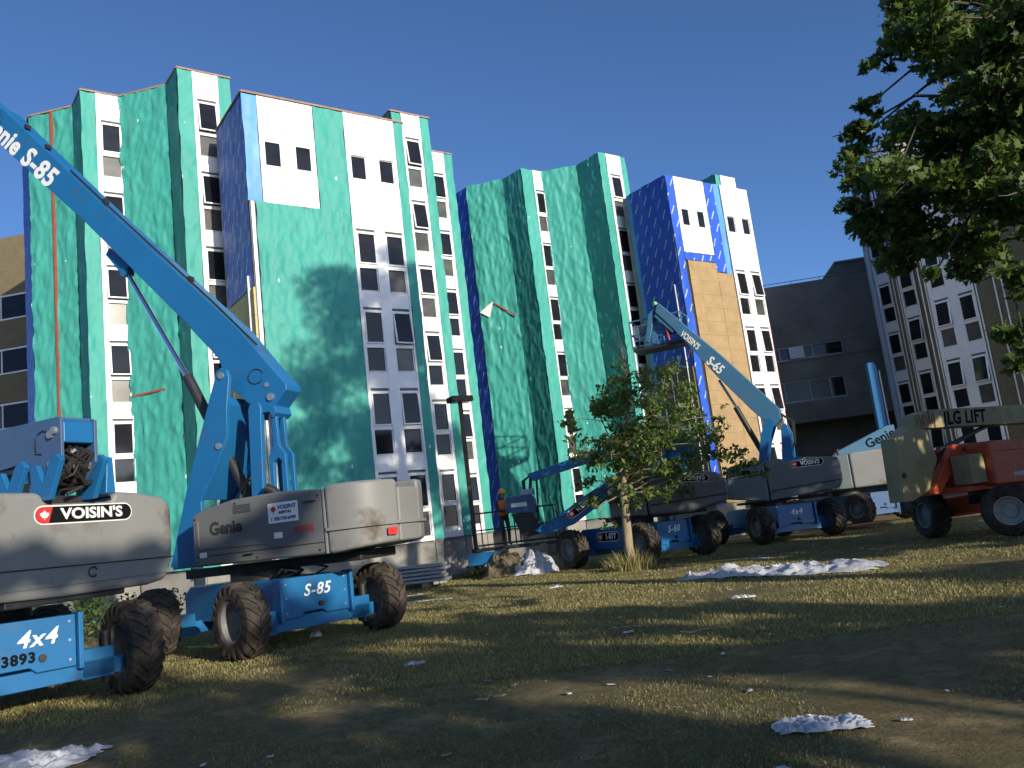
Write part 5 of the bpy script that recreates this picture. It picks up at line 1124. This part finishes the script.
# ------------------------------------------------------------------ litter and sheets
def crumpled(name, loc, lx, ly, az, h, label, cat, mat='plastic', seed=1, group=None, step=None, ragged=.35, frac=3.0, dome=0.0):
    mb = MB((0, 0), az); step = step or max(lx, ly) / 80; ns = int(lx / step); nn = max(6, int(ly / step))
    for j in range(nn + 1):
        for i in range(ns + 1):
            u, v = i / ns * 2 - 1, j / nn * 2 - 1; f = 1 - ragged * (abs(noise.noise(Vector((u * 2.2, seed, v)))) + .35 * u * u)
            g = 1 - ragged * (abs(noise.noise(Vector((v * 2.2, u, seed + 5)))) + .2 * v * v)
            s, n = u * lx / 2 * g, v * ly / 2 * f
            k = frac / max(lx, ly) * 3; q = Vector((s * k, n * k, seed))
            dm = (1 - u * u) * (1 - v * v); z = h * ((.12 + .88 * dome * dm) + (1 - .25 * dome) * (.30 * noise.noise(q * .8) + .30 * (1 - 3 * abs(noise.noise(q * 1.3 + Vector((3, 1, 2))))) + .07 * (1 - 3 * abs(noise.noise(q * 2.7 + Vector((noise.noise(q * 2), 5, 1))))) + .02 * (1 - 3 * abs(noise.noise(q * 6)))))
            ed = min(1, (1 - abs(u)) * 5) * min(1, (1 - abs(v)) * 4)
            P = mb.P(s, n, 0); mb.v.append((P.x, P.y, gz(loc[0] + P.x, loc[1] + P.y) + .012 + max(.0, z) * (.15 + .85 * ed)))
    for j in range(nn):
        for i in range(ns): a = j * (ns + 1) + i; mb.f.append((a, a + 1, a + ns + 2, a + ns + 1))
    o = mb.build(name, mat, None, smooth=50, recalc=False); o.location = (loc[0], loc[1], 0)
    md = o.modifiers.new('thick', 'SOLIDIFY'); md.thickness = .003
    return tag(o, label, cat, group)
crumpled('plastic_sheet', (4.95, 17.5), 4.3, 1.9, 127, .27, 'long crumpled white plastic sheet lying on the lawn right of the young tree', 'plastic sheet', seed=2, group='plastic sheets on the lawn', frac=4)
crumpled('plastic_sheet', (1.80, 5.95), .66, .36, 95, .075, 'small crumpled white sheet lying on the shaded grass in the near right foreground', 'plastic sheet', seed=7, group='plastic sheets on the lawn', frac=3)
crumpled('plastic_sheet', (-4.85, 7.95), 1.5, .75, 100, .12, 'pale plastic sheet in the bottom left corner on the dark grass', 'plastic sheet', seed=5, group='plastic sheets on the lawn')
crumpled('plastic_sheet', (.0, 26.7), 1.6, 1.3, 95, .62, 'white plastic draped over a heap beside the left wheel of the lowered lift', 'plastic sheet', seed=11, group='plastic sheets on the lawn', ragged=.3, dome=1.0, frac=1.3)
crumpled('spoil_heap', (-.85, 26.9), 1.7, 1.3, 95, .66, 'brown heap of earth and sacking below the basket with the worker', 'heap', 'heap', seed=13, ragged=.3, dome=1.0, frac=1.5)
LIT = [((3.30, 18.3), .26, .2, .28, 'white plastic bag lying at the left end of the long sheet'), ((3.25, 13.7), .42, .2, .10, 'crumpled clear scrap on the grass below the long sheet'),
       ((-1.67, 11.1), .30, .16, .07, 'torn white scrap on the shaded grass in front of the raised lift'), ((-4.05, 15.4), .22, .2, .22, 'white rag by the plate marked S-85'),
       ((.43, 20.0), .40, .2, .09, 'white paper scrap in the dry grass left of the young tree'), ((-2.2, 20.6), .34, .16, .06, 'flat pale scrap right of the raised lift'),
       ((-2.9, 20.9), 1.2, .12, .05, 'thin curling white strip on the grass beside the raised lift wheel'), ((1.15, 11.6), .16, .08, .04, 'tiny white scrap in the middle of the shaded lawn'),
       ((2.35, 5.9), .09, .05, .02, 'tiny white chip right of the small near sheet'), ((-3.5, 23.2), .9, .14, .06, 'straight pale strip on the grass behind the thin curling strip'),
       ((5.7, 21.5), .5, .2, .05, 'flat pale sheet scrap in the shade before the grey hooded lift'), ((-8.0, 20.2), 1.0, .25, .12, 'white strip lying under the raised lift')]
for k, (p, lx, ly, h, lab) in enumerate(LIT):
    crumpled('paper_scrap', p, lx, ly, 90 + (k * 23 % 40) - 20, h, lab, 'litter', seed=20 + k, group='scraps lying on the lawn', step=max(lx, ly) / 14)
random.seed(12)
for k in range(90):
    y = random.uniform(5, 14) if k < 34 else random.uniform(13, 26); x = y * math.tan(R(random.uniform(-22, 29)))
    if math.hypot(x + 4.9, y - 15.5) < 3 or (x < -3 and y < 14): continue
    s = random.uniform(.04, .11)
    s *= 1 + .06 * max(0, y - 12); o = crumpled('paper_scrap', (x, y), s, s * .55, random.uniform(0, 180), .02, 'tiny pale scrap among many scattered over the lawn', 'litter', random.choice(['plastic', 'plastic', 'lumber']), seed=60 + k, group='tiny scraps scattered over the lawn', step=s / 6)
def twig(p, az, l, label, k):
    random.seed(k); mb = MB((0, 0), az); pts = [(i * l / 6 - l / 2, random.uniform(-.04, .04), .03 + random.uniform(0, .03)) for i in range(7)]
    mb.tube(pts, [.012, .012, .011, .010, .009, .007, .004], 6); mb.tube([pts[3], (pts[3][0] + l * .2, .12, .07)], [.007, .003], 5)
    o = mb.build('twig', 'palebark', None, recalc=False); o.location = (p[0], p[1], gz(*p)); tag(o, label, 'twig', 'twigs on the lawn')
twig((2.1, 10.9), 80, .75, 'long pale twig lying on the lawn below the long plastic sheet', 1)
twig((1.2, 11.9), 100, .45, 'short pale twig lying left of the long twig', 2)
twig((-.55, 8.2), 60, .3, 'bent twig on the shaded grass in the middle foreground', 3)
def boards():
    e = empty('board_stack', (-4.1, 26.2, 0), 'stack of long pale metal boards on the ground beyond the raised lift tail', 'board stack')
    MB((0, 0), 95).box(-.9, -.7, -.4, .4, .0, .14).build('bearer', 'lumber', e); MB((0, 0), 95).box(.7, .9, -.4, .4, .0, .14).build('bearer', 'lumber', e)
    for k in range(5):
        MB((0, 0), 95 + (k * 7 % 5) - 2).box(-1.5 + .08 * k, 1.5 - .1 * (k % 3), -.36, .34, .15 + .115 * k, .235 + .115 * k).build('board', 'steel', e, bevel=.01)
boards()
def timber():
    e = empty('timber_offcuts', (11.6, 29.5, 0), 'sunlit yellow timber pieces on the ground behind the cream knuckle', 'timber')
    for k in range(6): MB((0, 0), 85 + k * 9).box(-.9, .9, -.5 + .18 * k, -.38 + .18 * k, .02 + .05 * (k % 3), .07 + .05 * (k % 3)).build('plank', 'tan', e)
timber()

# ------------------------------------------------------------------ the worker in the basket
def person(loc, az, label):
    e = empty('person', loc, label, 'person')
    J = [(0, 0, .95), (0, 0, 1.15), (0, .02, 1.36), (0, .02, 1.48), (0, .03, 1.60), (0, .03, 1.71),      # pelvis .. head
         (-.19, .0, 1.42), (-.25, .06, 1.16), (-.16, .26, 1.08), (-.14, .33, 1.07), (.19, .0, 1.42), (.25, .08, 1.17), (.16, .28, 1.10), (.14, .35, 1.09),
         (-.10, 0, .90), (-.11, .03, .50), (-.11, 0, .08), (-.11, .14, .04), (.10, 0, .90), (.11, .03, .50), (.11, 0, .08), (.11, .14, .04)]
    E = [(0, 1), (1, 2), (2, 3), (3, 4), (4, 5), (2, 6), (6, 7), (7, 8), (8, 9), (2, 10), (10, 11), (11, 12), (12, 13), (0, 14), (14, 15), (15, 16), (16, 17), (0, 18), (18, 19), (19, 20), (20, 21)]
    RD = [.14, .135, .16, .06, .085, .08, .065, .05, .04, .035, .065, .05, .04, .035, .085, .065, .05, .04, .085, .065, .05, .04]
    a = R(-az); rot = Matrix.Rotation(a, 4, 'Z')
    me = bpy.data.meshes.new('body'); me.from_pydata([tuple(rot @ Vector(j)) for j in J], E, []); me.materials.append(M['navy'])
    o = bpy.data.objects.new('body', me); COL.objects.link(o); o.parent = e
    o.modifiers.new('skin', 'SKIN').use_smooth_shade = True
    for v, r in zip(me.skin_vertices[0].data if me.skin_vertices else [], RD): v.radius = (r, r)
    o.modifiers.new('sub', 'SUBSURF').levels = 2
    if not me.skin_vertices:
        bm = bmesh.new(); bm.from_mesh(me); ly = bm.verts.layers.skin.verify()
        for v, r in zip(bm.verts, RD): v[ly].radius = (r, r * .85)
        bm.verts.ensure_lookup_table(); bm.verts[0][ly].use_root = True; bm.to_mesh(me); bm.free()
    def lat(name, prof, mat, cx=0, cy=0, sx=1, sy=1):
        mb = MB(); k = 18
        for r, z in prof:
            for i in range(k): t = 2 * PI * i / k; p = rot @ Vector((cx + r * sx * math.cos(t), cy + r * sy * math.sin(t), z)); mb.v.append(tuple(p))
        for j in range(len(prof) - 1):
            for i in range(k): mb.f.append((j * k + i, j * k + (i + 1) % k, (j + 1) * k + (i + 1) % k, (j + 1) * k + i))
        ob = mb.build(name, mat, e, smooth=60); return ob
    lat('vest', [(.155, .98), (.175, 1.10), (.195, 1.28), (.19, 1.40), (.12, 1.475)], 'orange', 0, .01, 1.15, .88)
    lat('hard_hat', [(.165, 1.685), (.16, 1.69), (.125, 1.70), (.12, 1.76), (.095, 1.82), (.05, 1.85), (.005, 1.855)], 'yellow', 0, .035, .95, 1.1)
    lat('face', [(.002, 1.50), (.05, 1.515), (.075, 1.56), (.085, 1.63), (.088, 1.69), (.08, 1.72)], 'skin', 0, .04, .92, 1.05)
person((-.78, 27.45, .92), 150, 'worker in an orange vest and yellow orange hard hat standing in the lowered basket')
